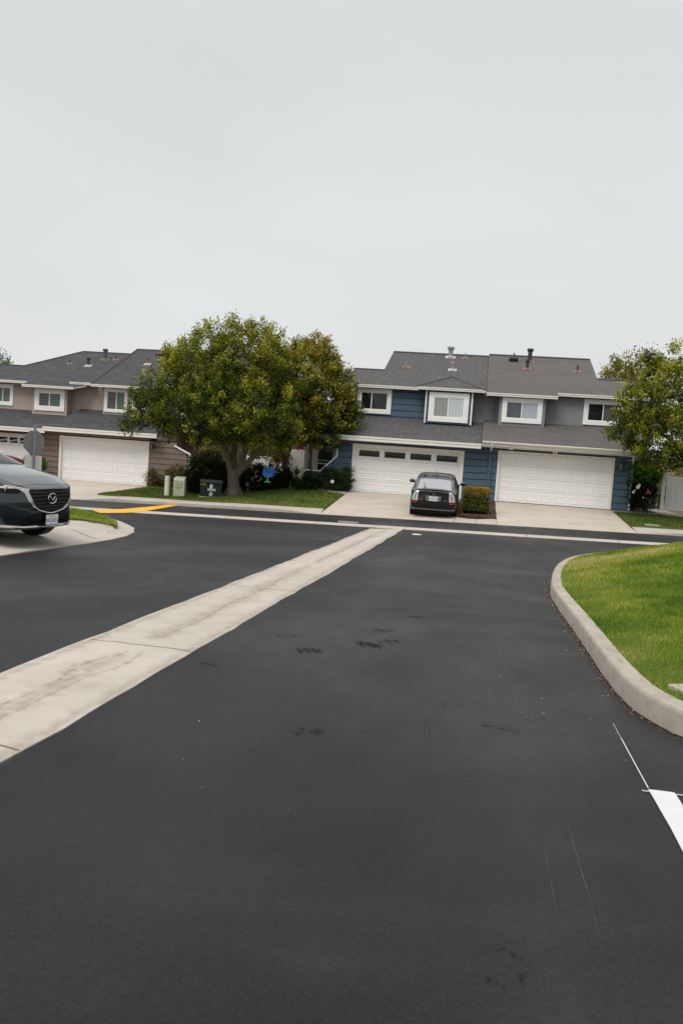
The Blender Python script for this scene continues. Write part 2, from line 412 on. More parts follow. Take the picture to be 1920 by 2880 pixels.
M['lampred'] = paint('lamp_red', (.28, .014, .01), .15, .2, 10)
M['plate'] = paint('plate_white', (.74, .75, .77), .4, .03)
M['platetext'] = paint('plate_ink', (.035, .04, .10), .5, .1)
M['platered'] = paint('plate_red', (.45, .04, .03), .5, .1)
M['bumpergrey'] = paint('bumper_grey', (.16, .15, .14), .6, .1)
M['boxgreen'] = paint('box_dark_green', (.011, .021, .016), .6, .2, 3, .1, .2, True)
M['cabgreen'] = paint('cabinet_pale_green', (.36, .40, .32), .55, .08, 3, .05, .4, True)
M['cream'] = paint('bollard_cream', (.60, .59, .50), .5, .08, 3, .03, .4, True)
M['swingblue'] = paint('swing_blue', (.012, .14, .48), .35, .08)
M['swinggreen'] = paint('swing_green', (.03, .36, .12), .35, .08)
M['rope'] = paint('rope', (.36, .27, .16), .9, .2, 30)
M['orange'] = paint('orange_mark', (.60, .22, .02), .7, .25, 20)
M['sticker'] = paint('sticker', (.48, .46, .46), .6, .06, 12)
M['stickerblue'] = paint('sticker_blue', (.20, .34, .60), .6, .05)
M['fence'] = mat_wood('white_fence', (.84, .82, .80))
M['greypost'] = mat_wood('grey_post', (.20, .195, .205))
M['rust'] = mat_wood('rust_red', (.22, .045, .022))
M['iron'] = paint('dark_bronze', (.06, .056, .05), .5, .2)
M['lampglass'] = paint('lamp_glass', (.22, .21, .18), .2, .1)
M['flower'] = paint('flower_white', (.80, .76, .62), .6, .1)
M['flowerpink'] = paint('flower_pink', (.52, .07, .10), .6, .2)
M['flowerred'] = paint('flower_red', (.50, .05, .01), .6, .2)
M['castiron'] = mat_concrete('cast_iron', (.20, .165, .14), (.12, .09, .07), 5)
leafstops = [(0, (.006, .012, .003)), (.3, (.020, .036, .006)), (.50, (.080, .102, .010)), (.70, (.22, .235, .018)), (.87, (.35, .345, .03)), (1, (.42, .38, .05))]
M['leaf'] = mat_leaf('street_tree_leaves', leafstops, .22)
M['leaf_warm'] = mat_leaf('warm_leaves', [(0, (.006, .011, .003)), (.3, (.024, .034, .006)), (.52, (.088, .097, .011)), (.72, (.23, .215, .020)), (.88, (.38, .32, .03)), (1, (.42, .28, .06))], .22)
M['leaf_dark'] = mat_leaf('hedge_dark_leaves', [(0, (.004, .007, .003)), (.6, (.010, .022, .006)), (1, (.028, .055, .012))], .1)
M['leaf_green'] = mat_leaf('green_leaves', [(0, (.008, .02, .005)), (.5, (.03, .085, .012)), (1, (.12, .25, .02))], .2)
M['leaf_yellow'] = mat_leaf('yellow_green_leaves', [(0, (.04, .06, .01)), (.5, (.14, .15, .02)), (1, (.32, .24, .03))], .3)
M['leaf_box'] = mat_leaf('box_hedge_leaves', [(0, (.012, .022, .006)), (.4, (.04, .07, .012)), (.62, (.19, .17, .022)), (1, (.40, .24, .05))], .15)
M['leaf_scrub'] = mat_leaf('scrub_leaves', [(0, (.04, .045, .012)), (.6, (.13, .125, .03)), (1, (.22, .17, .06))], .2)
M['blade'] = mat_leaf('grass_blades', [(0, (.045, .105, .008)), (.35, (.12, .225, .016)), (.6, (.25, .33, .035)), (.8, (.42, .40, .08)), (1, (.56, .47, .20))], .3)
M['blade_dark'] = mat_leaf('dark_grass_blades', [(0, (.028, .06, .008)), (.4, (.052, .100, .012)), (.65, (.105, .14, .022)), (.85, (.19, .17, .05)), (1, (.30, .22, .10))], .25)  # darker, browner blades for the lawns across the street
M['litter'] = mat_leaf('leaf_litter', [(0, (.08, .04, .02)), (.5, (.30, .12, .04)), (.8, (.40, .28, .14)), (1, (.6, .55, .45))], .1)

# ------------------------------------------------------------------ camera, sky, sun
F_PX = 2400.0; H = 1.55; ya = R(9); rho = R(3.9); pt = math.atan(180/F_PX*math.cos(rho))
f = Vector((-math.sin(ya)*math.cos(pt), math.cos(ya)*math.cos(pt), -math.sin(pt)))
r0 = Vector((math.cos(ya), math.sin(ya), 0)); u0 = r0.cross(f)
rr = r0*math.cos(rho)+u0*math.sin(rho); uu = u0*math.cos(rho)-r0*math.sin(rho)
cam = bpy.data.cameras.new('camera'); co = bpy.data.objects.new('camera', cam); COL.objects.link(co)
co.matrix_world = Matrix(((rr.x, uu.x, -f.x, 0), (rr.y, uu.y, -f.y, 0), (rr.z, uu.z, -f.z, H), (0, 0, 0, 1)))
cam.sensor_fit = 'HORIZONTAL'; cam.sensor_width = 24; cam.lens = F_PX/80; cam.clip_start = .05; cam.clip_end = 3000
cam.dof.use_dof = True; cam.dof.focus_distance = 32; cam.dof.aperture_fstop = 8
sc.camera = co
sun_el, sun_az = R(56), R(205)          # azimuth the light comes from, clockwise from +Y
w = bpy.data.worlds.new('World'); sc.world = w; w.use_nodes = True
t = w.node_tree; bg = t.nodes['Background']
sky = t.nodes.new('ShaderNodeTexSky'); sky.sky_type = 'NISHITA'; sky.sun_disc = False
sky.sun_elevation = sun_el; sky.sun_rotation = sun_az; sky.dust_density = 4; sky.air_density = 1.2
tc = t.nodes.new('ShaderNodeTexCoord'); sx = t.nodes.new('ShaderNodeSeparateXYZ'); t.links.new(tc.outputs['Generated'], sx.inputs[0])
rp = t.nodes.new('ShaderNodeValToRGB'); els = rp.color_ramp.elements   # overcast cloud deck: dense and brightest overhead
els[0].position = 0; els[0].color = (.80, .808, .81, 1); els[1].position = 1; els[1].color = (1.65, 1.63, 1.60, 1)
for p_, c_ in ((.12, (.785, .80, .803)), (.26, (.775, .795, .797)), (.42, (.735, .76, .764)), (.53, (.735, .76, .764)), (.72, (1.35, 1.35, 1.34))):
    e_ = els.new(p_); e_.color = (*c_, 1)
t.links.new(sx.outputs[2], rp.inputs[0])
nz = t.nodes.new('ShaderNodeTexNoise'); nz.inputs['Scale'].default_value = 2.2; nz.inputs['Detail'].default_value = 4
mp = t.nodes.new('ShaderNodeMapping'); mp.inputs['Scale'].default_value = (1, 1, 2.5); t.links.new(tc.outputs['Generated'], mp.inputs[0]); t.links.new(mp.outputs[0], nz.inputs['Vector'])
mr = t.nodes.new('ShaderNodeMapRange'); mr.inputs['To Min'].default_value = 8.7; mr.inputs['To Max'].default_value = 11.0; t.links.new(nz.outputs['Fac'], mr.inputs[0])
vm = t.nodes.new('ShaderNodeVectorMath'); vm.operation = 'SCALE'; t.links.new(rp.outputs[0], vm.inputs[0]); t.links.new(mr.outputs[0], vm.inputs['Scale'])
mx = t.nodes.new('ShaderNodeMix'); mx.data_type = 'RGBA'; mx.inputs[0].default_value = .05
t.links.new(vm.outputs[0], mx.inputs[6]); t.links.new(sky.outputs[0], mx.inputs[7]); t.links.new(mx.outputs[2], bg.inputs[0])
bg.inputs[1].default_value = .1
sl = bpy.data.lights.new('sun', 'SUN'); sl.energy = 2.0; sl.angle = R(28); sl.color = (1, .965, .92)
so = bpy.data.objects.new('sun', sl); COL.objects.link(so)
sd = Vector((math.sin(sun_az)*math.cos(sun_el), math.cos(sun_az)*math.cos(sun_el), math.sin(sun_el)))
so.rotation_euler = sd.to_track_quat('Z', 'Y').to_euler()
sc.view_settings.view_transform = 'Standard'; sc.view_settings.look = 'None'; sc.view_settings.exposure = 0
sc.cycles.max_bounces = 6; sc.cycles.transparent_max_bounces = 32

# ------------------------------------------------------------------ ground, road, kerbs, drives
def sheet(xs, ys, hf):
    V = [(x, y, hf(x, y)) for y in ys for x in xs]; n = len(xs)
    Fc = [(j*n+i, j*n+i+1, (j+1)*n+i+1, (j+1)*n+i) for j in range(len(ys)-1) for i in range(n-1)]
    me = bpy.data.meshes.new('m'); me.from_pydata(V, [], Fc); return me
def hill(x, y):
    b = Gb(clampf(x, -40, 40), clampf(y, -40, 45))-.12
    if y > 52: b += 3.6*ss((y-52)/22)*(.75+.25*math.sin(x*.13+1))
    return b
xs = [-600, -300, -150, -80]+[-50+2*i for i in range(51)]+[80, 150, 300, 600]
ys = [-300, -120, -60]+[-30+3*i for i in range(20)]+[29, 30.45, 30.6, 32, 34, 36, 36.6, 38, 40, 43, 46, 49, 52, 55, 58, 61, 64, 67, 70, 74, 80, 100, 160, 300, 700]
struct('ground', sheet(xs, sorted(set(ys)), hill), M['terrain'], True)
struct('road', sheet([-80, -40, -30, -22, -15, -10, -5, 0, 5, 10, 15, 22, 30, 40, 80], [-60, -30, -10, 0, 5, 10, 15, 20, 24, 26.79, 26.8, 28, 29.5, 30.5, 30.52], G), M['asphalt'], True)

def wob(a, b, step, amp, seed):
    """points from a to b with a ragged edge"""
    rnd = random.Random(seed); n = max(1, int((Vector(b)-Vector(a)).length/step)); d = (Vector(b)-Vector(a)); nn = Vector((-d.y, d.x)).normalized()
    out = []; w_ = 0
    for i in range(n):
        w_ = .6*w_+rnd.uniform(-amp, amp); out.append(tuple(Vector(a)+d*i/n+nn*(w_ if i else 0)))
    return out
# concrete valley gutter down the lane and the ribbon gutter along the cross street
sp = wob((-3.29, -12), (-3.29, 27.12), .35, .016, 3)+wob((-2.28, 27.12), (-2.28, -12), .35, .016, 4)
struct('concrete_gutter', drape(sp, G, .008, .8, .05), M['conc_gutter'])
struct('cross_gutter', drape(wob((-45, 27.13), (45, 27.13), .5, .012, 5)+wob((45, 27.86), (-45, 27.86), .5, .012, 6), G, .011, 1.2, .05), M['conc_gutter'])
mb = MB()
def jline(pts, wd, hf, dz):
    for a, b in zip(pts[:-1], pts[1:]):
        a = Vector(a); b = Vector(b); nn = Vector((-(b-a).y, (b-a).x)).normalized()*wd/2
        q = [a-nn, b-nn, b+nn, a+nn]; mb.add([(p.x, p.y, hf(p.x, p.y)+dz) for p in q], [(0, 1, 2, 3)])
rj = random.Random(11)
for yy in (.3, 1.6, 4.17, 6.9, 11.05, 15.0, 19.2, 23.1):
    pts = [(-3.27, yy+rj.uniform(.05, .18))]+[(-3.27+.97*k/8, yy+.1*(1-k/8)+rj.uniform(-.035, .035)) for k in range(1, 8)]+[(-2.3, yy+rj.uniform(-.05, .03))]
    jline(pts, .011, G, .0115)
jline([(-3.3, 27.2), (-3.12, 27.84)], .02, G, .0145); jline([(-2.27, 27.16), (-2.2, 27.84)], .02, G, .0145)
for xx in (-16, -12.3, -8.2, -5.2, 1.6, 4.4, 9): jline([(xx, 27.15), (xx+.05, 27.84)], .02, G, .0145)
o = mb.build('gutter_joint', M['joint']); o['kind'] = 'structure'
# rust-brown water lines in the gutter
mb = SM(); rj = random.Random(5)
def stain(pts, w0):
    P = []; W_ = []
    for a, b in zip(pts[:-1], pts[1:]):
        n_ = max(2, int((Vector(b)-Vector(a)).length/.07))
        for k in range(n_): P.append((a[0]+(b[0]-a[0])*k/n_+rj.uniform(-.011, .011), a[1]+(b[1]-a[1])*k/n_)); W_.append(w0*rj.uniform(.5, 1.5))
    P.append(pts[-1]); W_.append(w0)
    mb.strip(P, W_, .0125)
stain([(-2.86, 2.0), (-2.84, 4.9), (-2.83, 5.5), (-2.9, 6.1), (-2.76, 6.72)], .045); stain([(-2.74, 3), (-2.71, 4.7), (-2.69, 5.7), (-2.6, 6.2), (-2.66, 6.69)], .045)
stain([(-2.88, 5.7), (-2.93, 6.0), (-2.9, 6.25)], .14); stain([(-2.62, 5.95), (-2.61, 6.35)], .09); stain([(-2.8, 2), (-2.76, 4.5), (-2.78, 6.6)], .28)
stain([(-2.75, 7.3), (-2.7, 8.4), (-2.78, 9.6), (-2.7, 11.2), (-2.8, 12.4)], .05); stain([(-2.9, 11.2), (-2.85, 11.9), (-2.75, 12.3)], .12); stain([(-2.8, 15), (-2.72, 19), (-2.82, 23)], .06)
stain([(-2.8, 7.2), (-2.75, 10.0), (-2.8, 14.5)], .32); stain([(-2.78, 15), (-2.8, 20), (-2.75, 26.5)], .30)
for x_, s_ in ((-3.24, 1), (-2.33, -1)): stain([(x_, 1.5), (x_, 8), (x_, 16), (x_, 26.5)], .16)
stain([(-2.9, 22.3), (-2.7, 22.6), (-2.6, 23.2), (-2.8, 23.5), (-2.92, 23.0)], .12)
mb.build('gutter_stain', mat_soft('water_stain', (.22, .17, .125), .26, 9))
# far kerbs
def kerb_run(x0, x1, ywalk, drop=(0, 0)):
    n_ = max(2, int((x1-x0)/.5)); prof = []
    V = []; Fc = []
    for i in range(n_+1):
        x = x0+(x1-x0)*i/n_
        k = 1.0
        if drop[0]: k = min(k, .08+.92*ss((x-x0)/drop[0]))
        if drop[1]: k = min(k, .08+.92*ss((x1-x)/drop[1]))
        g = G(x, 30.5); h = .125*k; yw = ywalk(x)
        V += [(x, 30.49, g-.08), (x, 30.50, g+h*.85), (x, 30.53, g+h), (x, yw, max(g+h, Gb(x, yw)-.02)), (x, yw, g-.3)]
    for i in range(n_):
        for j in range(4): Fc.append((i*5+j, (i+1)*5+j, (i+1)*5+j+1, i*5+j+1))
    me = bpy.data.meshes.new('m'); me.from_pydata(V, [], Fc); return struct('kerb', me, M['concrete'])
kerb_run(-15.1, -5.62, lambda x: 31.25+max(0, (-7-x))*.13, (1.4, 1.6))
kerb_run(5.47, 40, lambda x: 31.5, (1.8, 0))
mb = MB()
for xx in (-13.6, -11.2, -8.3): jline([(xx, 30.46), (xx+.03, 31.3)], .02, lambda x, y: G(x, 30.5)+.125, .003)
for xx in (7.2, 9.4): jline([(xx, 30.46), (xx+.03, 31.5)], .02, lambda x, y: G(x, 30.5)+.125, .003)
o = mb.build('kerb_joint', M['joint']); o['kind'] = 'structure'
# driveways
struct('blue_house_driveway', drape([(-5.62, 30.5), (-.78, 30.5), (-.76, 36.55), (-5.47, 36.55), (-5.5, 35.0)], Gdrive, 0, .7, .1), M['conc_drive'])
struct('grey_house_driveway', drape([(.73, 30.5), (5.47, 30.5), (5.45, 36.55), (.73, 36.55)], Gdrive, 0, .7, .1), M['conc_drive'])
struct('tan_house_driveway', drape([(-29.5, 30.5), (-15.1, 30.5), (-15.3, 32.6), (-16.1, 41.1), (-29.5, 41.1)], Gdrive, 0, .8, .1), M['conc_drive'])
struct('driveway_apron', drape([(-.78, 30.5), (.73, 30.5), (.71, 31.9), (.45, 31.55), (.1, 31.35), (-.3, 31.3), (-.6, 31.45), (-.78, 31.8)], Gdrive, .004, .4, .1), M['concrete'])
struct('planting_bed', drape([(-.78, 31.6), (.73, 31.6), (.73, 36.5), (-.78, 36.5)], Gb, -.02, .5, .1), M['soil'])
mb = MB()
for xx in (-.78, 0.0, .73): jline([(xx, 30.52), (xx, 31.3)], .018, Gdrive, .007)
for yy in (33.4,): jline([(.75, yy), (2.5, yy+.02), (5.45, yy)], .02, Gdrive, .004); jline([(-5.5, yy), (-3, yy+.02), (-.8, yy)], .02, Gdrive, .004)
jline([(5.46, 30.5), (5.46, 36.5)], .02, Gdrive, .004)
for yy in (34, 37.5): jline([(-29, yy), (-22, yy), (-15.6, yy)], .02, Gdrive, .004)
o = mb.build('driveway_joint', M['joint']); o['kind'] = 'structure'
# paths by the houses
struct('blue_house_path', drape([(-5.5, 35.25), (-5.47, 36.0), (-7.4, 36.75), (-8.0, 37.6), (-8.0, 40), (-9.2, 40), (-9.2, 38.2), (-10.2, 37.6), (-8.2, 36.7), (-7.4, 36.2)], Gb, .03, .5, .1), M['conc_walk'])
struct('grey_house_path', drape([(5.47, 36.1), (7.35, 36.05), (8.2, 35.75), (12, 35.75), (12, 36.3), (8.35, 36.35), (8.2, 40), (7.42, 40), (7.4, 36.55), (5.47, 36.6)], Gb, .03, .5, .1), M['conc_walk'])
struct('soil_bed', drape([(6.2, 36.62), (7.38, 36.62), (7.38, 39), (6.2, 39)], Gb, .02, .5, .1), M['soil'])
struct('fence_bed', drape([(8.5, 36.35), (14, 36.35), (14, 37.0), (8.5, 37.0)], Gb, .02, .5, .1), M['soil'])
struct('shrub_bed', drape([(-7.6, 36.3), (-5.5, 35.95), (-5.5, 36.6), (-7.6, 36.6)], Gb, .015, .5, .1), M['soil'])

# corner apron under the big parked car
SC = [(-7.52, 9.5), (-7.5, 13.7), (-7.43, 15.6), (-7.47, 16.8), (-7.62, 17.9), (-7.95, 19.1), (-8.45, 20.3), (-9.1, 21.4), (-9.8, 22.5), (-10.6, 23.6), (-11.8, 24.9), (-13.2, 26.0), (-15, 26.8), (-18, 27.05), (-30, 27.05)]
def polydist(p, line):
    P = np.array(p); best = 1e9
    for a, b in zip(line[:-1], line[1:]):
        a = np.array(a); b = np.array(b); d = b-a; t_ = np.clip(np.dot(P-a, d)/np.dot(d, d), 0, 1); best = min(best, np.linalg.norm(P-a-d*t_))
    return best
def apron_dz(x, y): return .02+.16*ss(polydist((x, y), SC)/1.3)
ap = []
for a, b in zip(SC[:-1], SC[1:]): ap += wob(a, b, .3, .012, int(a[1]*10))
struct('corner_apron', drape(ap+[(-30, 9.5)], G, apron_dz, .5, .1), M['concrete'])
mb = MB()
inner = []
for i in range(1, len(SC)-1):
    d = Vector((SC[i+1][0]-SC[i-1][0], SC[i+1][1]-SC[i-1][1])).normalized(); inner.append((SC[i][0]-d.y*.42, SC[i][1]+d.x*.42))
jline([inner[k] for k in range(3, 9)], .016, lambda x, y: G(x, y)+apron_dz(x, y), .004)
jline([(-7.55, 16.35), (-8.4, 16.9), (-9.6, 17.4), (-13, 17.5)], .02, lambda x, y: G(x, y)+apron_dz(x, y), .004)
o = mb.build('apron_joint', M['joint']); o['kind'] = 'structure'

# right-hand kerb round the lawn
KB = [(12, 5.1), (5, 5.15), (2.5, 5.2), (1.9, 5.3), (1.6, 5.43), (1.42, 5.67), (1.34, 5.84), (1.25, 6.14), (1.20, 6.45), (1.17, 7.0), (1.16, 7.64), (1.16, 8.44), (1.16, 9.28), (1.15, 10.5), (1.14, 11.9), (1.16, 12.8), (1.25, 13.9), (1.38, 15.1), (1.6, 16.6), (1.9, 17.95), (2.25, 19.0), (2.9, 20.3), (3.8, 21.8), (5.2, 23.3), (7, 24.5), (9.5, 25.6), (13, 26.0), (40, 26.1)]
def catmull(P, n=6):
    P = [Vector(p) for p in P]; out = []
    for i in range(len(P)-1):
        p0 = P[max(i-1, 0)]; p1 = P[i]; p2 = P[i+1]; p3 = P[min(i+2, len(P)-1)]
        for k in range(n):
            t_ = k/n; out.append(.5*((2*p1)+(-p0+p2)*t_+(2*p0-5*p1+4*p2-p3)*t_*t_+(-p0+3*p1-3*p2+p3)*t_**3))
    out.append(P[-1]); return out
KC = catmull(KB, 5); KW = .155; KH = .17
V = []; Fc = []; KI = []
for i, p in enumerate(KC):
    d = (KC[min(i+1, len(KC)-1)]-KC[max(i-1, 0)]).normalized(); nn = Vector((d.y, -d.x))   # inward (to the lawn)
    rj2 = random.Random(i); jit = rj2.uniform(-.006, .006)
    ofs = [(-.006+jit, -.06), (.004+jit*.6, .03), (.010, KH-.035), (.018, KH-.012), (.036, KH), (KW, KH+.004), (KW+.004, -.05)]
    for a, z in ofs:
        q = p+nn*a; V.append((q.x, q.y, G(p.x, p.y)+z))
    KI.append(tuple(p+nn*(KW-.005)))
    if i:
        for j in range(6): Fc.append(((i-1)*7+j, i*7+j, i*7+j+1, (i-1)*7+j+1))
me = bpy.data.meshes.new('m'); me.from_pydata(V, [], Fc)
struct('kerb_curve', me, M['conc_curb'], True)
KIa = KI
def mound(x, y):
    d = polydist((x, y), KIc)
    back = ss((y-9)/8)
    return G(x, y)+KH-.02+.07*ss(d/.5)+(.18+.16*back)*ss(d/2.2)+.25*ss((d-1)/6)*back
mb = MB(); rj = random.Random(9); L_ = []
for i in range(25, len(KC)-40):
    for s_ in (0, .25, .5, .75):
        p = KC[i].lerp(KC[i+1], s_); d = (KC[i+1]-KC[i]).normalized(); nn = Vector((-d.y, d.x)); w_ = .008+.022*rj.random()**2
        L_.append((p-nn*.03, p+nn*w_))
mb.add([(q.x, q.y, G(q.x, q.y)+.0032) for a, b in L_ for q in (a, b)], [(2*k, 2*k+1, 2*k+3, 2*k+2) for k in range(len(L_)-1)])
o = mb.build('kerb_gap', paint('kerb_gap_black', (.008, .008, .007), .95, .2)); o['kind'] = 'structure'
mb = SM()
for yj in (6.9, 9.6, 12.4, 15.2):
    i = min(range(len(KC)), key=lambda k: abs(KC[k].y-yj)+(9 if KC[k].x > 3 else 0)); p = KC[i]; d = (KC[i+1]-KC[i-1]).normalized(); nn = Vector((d.y, -d.x))
    mb.strip([tuple(p+nn*t_) for t_ in (.03, .07, .11, .15)], .022, KH+.006, lambda x, y, g=G(p.x, p.y): g, False)
for k in range(40):
    i = rj.randrange(28, len(KC)-45); p = KC[i]; nn = Vector(((KC[i+1]-KC[i-1]).normalized().y, -(KC[i+1]-KC[i-1]).normalized().x)); q = p+nn*rj.uniform(.05, .13); l_ = rj.uniform(.03, .22); d = (KC[i+1]-KC[i-1]).normalized()
    mb.strip([tuple(q), tuple(q+d*l_*.5+nn*rj.uniform(-.02, .02)), tuple(q+d*l_)], rj.uniform(.02, .06), KH+.005, lambda x, y, g=G(p.x, p.y): g)
mb.build('kerb_grime', mat_soft('kerb_grime', (.10, .08, .055), .30, 20))
KIc = [KIa[k] for k in range(0, len(KIa), 3)]+[KIa[-1]]
lawnpoly = [KIa[k] for k in range(0, len(KIa), 2)]+[(40, 5)]
lawnpoly = [p for p in lawnpoly if p[0] < 20]+[(20, 26), (20, 5.2)]
struct('lawn', drape(lawnpoly, mound, 0, .45, .15), M['lawn'], True)
lawnpoly_R = lawnpoly
# other lawns
LL = [(-15.2, 32.55), (-13.4, 32.1), (-10.5, 31.72), (-8, 31.42), (-6.9, 31.28), (-5.63, 31.25), (-5.52, 35.2), (-7.4, 36.2), (-8.2, 36.65), (-10.2, 37.6), (-14.2, 40.2), (-15.9, 40.6)]
struct('tree_lawn', drape(LL, Gb, .02, .6, .1), M['lawn'], True)
LR = [(5.48, 31.5), (14, 31.5), (14, 35.75), (8.2, 35.75), (7.35, 36.02), (5.5, 36.05)]
struct('side_lawn', drape(LR, Gb, .02, .6, .1), M['lawn'], True)
LS = inner[4:]+[(-30, 26.6), (-30, 19.2), (-9.8, 19.3), (-8.75, 19.65)]
def mound_s(x, y): return G(x, y)+.15+.10*ss(polydist((x, y), inner[3:])/1.2)
struct('corner_lawn', drape(LS, mound_s, 0, .6, .15), M['lawn'], True)

# grass: real blades
def inpoly(X, Y, poly):
    r_ = np.zeros(len(X), bool); n_ = len(poly); j = n_-1
    for i in range(n_):
        xi, yi = poly[i]; xj, yj = poly[j]
        c = ((yi > Y) != (yj > Y)) & (X < (xj-xi)*(Y-yi)/(yj-yi+1e-12)+xi); r_ ^= c; j = i
    return r_
def vnoise(X, Y, s, seed):
    g = np.random.default_rng(seed).random((64, 64)); x = X/s; y = Y/s
    xi = np.floor(x).astype(int); yi = np.floor(y).astype(int); fx = x-xi; fy = y-yi; fx = fx*fx*(3-2*fx); fy = fy*fy*(3-2*fy)
    h = lambda a, b: g[a % 64, b % 64]
    return (h(xi, yi)*(1-fx)+h(xi+1, yi)*fx)*(1-fy)+(h(xi, yi+1)*(1-fx)+h(xi+1, yi+1)*fx)*fy
def grass(name, poly, hf, dens, hgt, wid, mat, label, tintf, bbox, grow=.0, extra=None):
    x0, x1, y0, y1 = bbox; n_ = int((x1-x0)*(y1-y0)*dens)
    X = RNG.uniform(x0, x1, n_); Y = RNG.uniform(y0, y1, n_)
    if extra: X, Y = extra(X, Y)
    k = inpoly(X, Y, poly); X = X[k]; Y = Y[k]
    gx = np.arange(x0, x1+.25, .2); gy = np.arange(y0, y1+.25, .2)
    T = np.array([[hf(a, b) for a in gx] for b in gy])
    ix = np.clip(((X-x0)/.2).astype(int), 0, len(gx)-2); iy = np.clip(((Y-y0)/.2).astype(int), 0, len(gy)-2)
    fx = (X-x0)/.2-ix; fy = (Y-y0)/.2-iy
    Z = (T[iy, ix]*(1-fx)+T[iy, ix+1]*fx)*(1-fy)+(T[iy+1, ix]*(1-fx)+T[iy+1, ix+1]*fx)*fy
    m = len(X); dist = np.hypot(X, Y); lod = np.clip(dist/9, .8, 3.0)
    h_ = hgt*RNG.uniform(.5, 1.25, m)*(.6+.8*vnoise(X, Y, .45, 3)); a = RNG.uniform(0, 2*math.pi, m); wd = wid*lod*RNG.uniform(.7, 1.3, m)
    le = h_*RNG.uniform(.2, 1.0, m); la = RNG.uniform(0, 2*math.pi, m)
    Vv = np.empty((m, 3, 3))
    Vv[:, 0] = np.stack([X-np.cos(a)*wd/2, Y-np.sin(a)*wd/2, Z-.012], 1)
    Vv[:, 1] = np.stack([X+np.cos(a)*wd/2, Y+np.sin(a)*wd/2, Z-.012], 1)
    Vv[:, 2] = np.stack([X+np.cos(la)*le, Y+np.sin(la)*le, Z+h_], 1)
    tt = np.clip(tintf(X, Y)+RNG.normal(0, .17, m), 0, 1)
    o = np_mesh(name, Vv.reshape(-1, 3), np.arange(m*3).reshape(-1, 3), mat, None, np.repeat(tt, 3))
    tag(o, label, 'grass', None, 'stuff'); return o
def tintR(X, Y):
    b = .38+.50*(vnoise(X, Y*.6, 1.1, 5)-.5)+.45*(vnoise(X, Y, .35, 6)-.5)
    # dry band across the back and yellowed edge along the kerb
    band = np.exp(-((Y-(16.2+.35*(X-2.6)*2.0))/1.1)**2)*(vnoise(X, Y, .8, 9)*.5+.6)
    edge = np.exp(-((X-1.75)/.55)**2)*np.clip((Y-6.8)/3, 0, 1)*(.35+.5*vnoise(X, Y, 1.0, 8))
    return b+.03+.30*band+.30*edge+.12*np.clip((vnoise(X, Y*.8, .9, 44)-.55)*4, 0, 1)
def near_bias(X, Y): return X, Y
gA = [(1.0, 5.0, 5.0, 12.0, 4200, .040, .0085), (1.0, 7.0, 12.0, 19.0, 1700, .045, .009), (2.0, 10.0, 19.0, 26.3, 700, .06, .009)]
for x0, x1, y0, y1, dn, hh, ww in gA:
    grass('grass', lawnpoly_R, mound, dn, hh, ww, M['blade'], 'bright green lawn grass with dry straw patches inside the curved kerb', tintR, (x0, x1, y0, y1))
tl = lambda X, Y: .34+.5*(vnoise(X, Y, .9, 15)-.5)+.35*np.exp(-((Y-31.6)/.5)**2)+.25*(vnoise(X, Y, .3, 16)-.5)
grass('grass', LL, lambda x, y: Gb(x, y)+.02, 420, .06, .008, M['blade_dark'], 'darker green grass with fallen leaves under the big street tree', tl, (-16, -5.4, 31, 41))
grass('grass', LR, lambda x, y: Gb(x, y)+.02, 420, .06, .008, M['blade_dark'], 'mown green grass strip beside the grey house driveway', lambda X, Y: .26+.5*(vnoise(X, Y, .9, 25)-.5), (5.4, 12, 31.4, 36.1))
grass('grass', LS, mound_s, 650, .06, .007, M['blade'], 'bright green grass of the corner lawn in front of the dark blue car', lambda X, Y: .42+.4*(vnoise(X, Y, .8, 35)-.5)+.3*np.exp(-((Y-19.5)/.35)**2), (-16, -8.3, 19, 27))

# leaf litter along the kerb, gutter and lawn edges
def litter(pts, s):
    n_ = len(pts); P = np.array(pts); a = RNG.uniform(0, 6.28, n_); sz = s*RNG.uniform(.4, 1.4, n_); tl_ = RNG.uniform(-.5, .5, n_)
    V = np.empty((n_, 4, 3))
    for k, (du, dv) in enumerate(((-1, 0), (0, -.45), (1, 0), (0, .45))):
        V[:, k, 0] = P[:, 0]+(du*np.cos(a)-dv*np.sin(a))*sz; V[:, k, 1] = P[:, 1]+(du*np.sin(a)+dv*np.cos(a))*sz
        V[:, k, 2] = P[:, 2]+.006+du*tl_*sz*.5+.25*sz*(k % 2)
    return V.reshape(-1, 3), np.arange(n_*4).reshape(-1, 4), np.repeat(RNG.uniform(0, 1, n_), 4)
pts = []
for i in range(len(KC)-1):
    p = KC[i]
    if p.y < 5.3 or p.y > 19 or p.x > 3: continue
    q = KC[i+1]; L = (q-p).length; d = (q-p).normalized(); nn = Vector((-d.y, d.x))
    for _ in range(int(L*75)):
        s = random.random(); a_ = abs(random.gauss(0, .05)) if random.random() < .8 else random.uniform(0, .9)
        x = p.x+d.x*L*s+nn.x*a_; y = p.y+d.y*L*s+nn.y*a_; pts.append((x, y, G(x, y)))
V_, F_, T_ = litter(pts, .012)
tag(np_mesh('leaf_litter', V_, F_, M['litter'], None, T_), 'crumbs of dry brown leaf caught along the foot of the curved kerb', 'leaf litter', None, 'stuff')
pts = [(x, y, G(x, y)) for x, y in ((random.uniform(-6.5, 1.1), 3.6+random.random()**1.3*19) for _ in range(220))]
V_, F_, T_ = litter(pts, .0075)
tag(np_mesh('leaf_litter', V_, F_, M['litter'], None, T_), 'tiny pale and orange bits of leaf scattered over the asphalt', 'leaf litter', None, 'stuff')
pts = []
for _ in range(520):
    x = random.uniform(-14, -5.5); y = random.uniform(31.5, 35.5); pts.append((x, y, Gb(x, y)+.05))
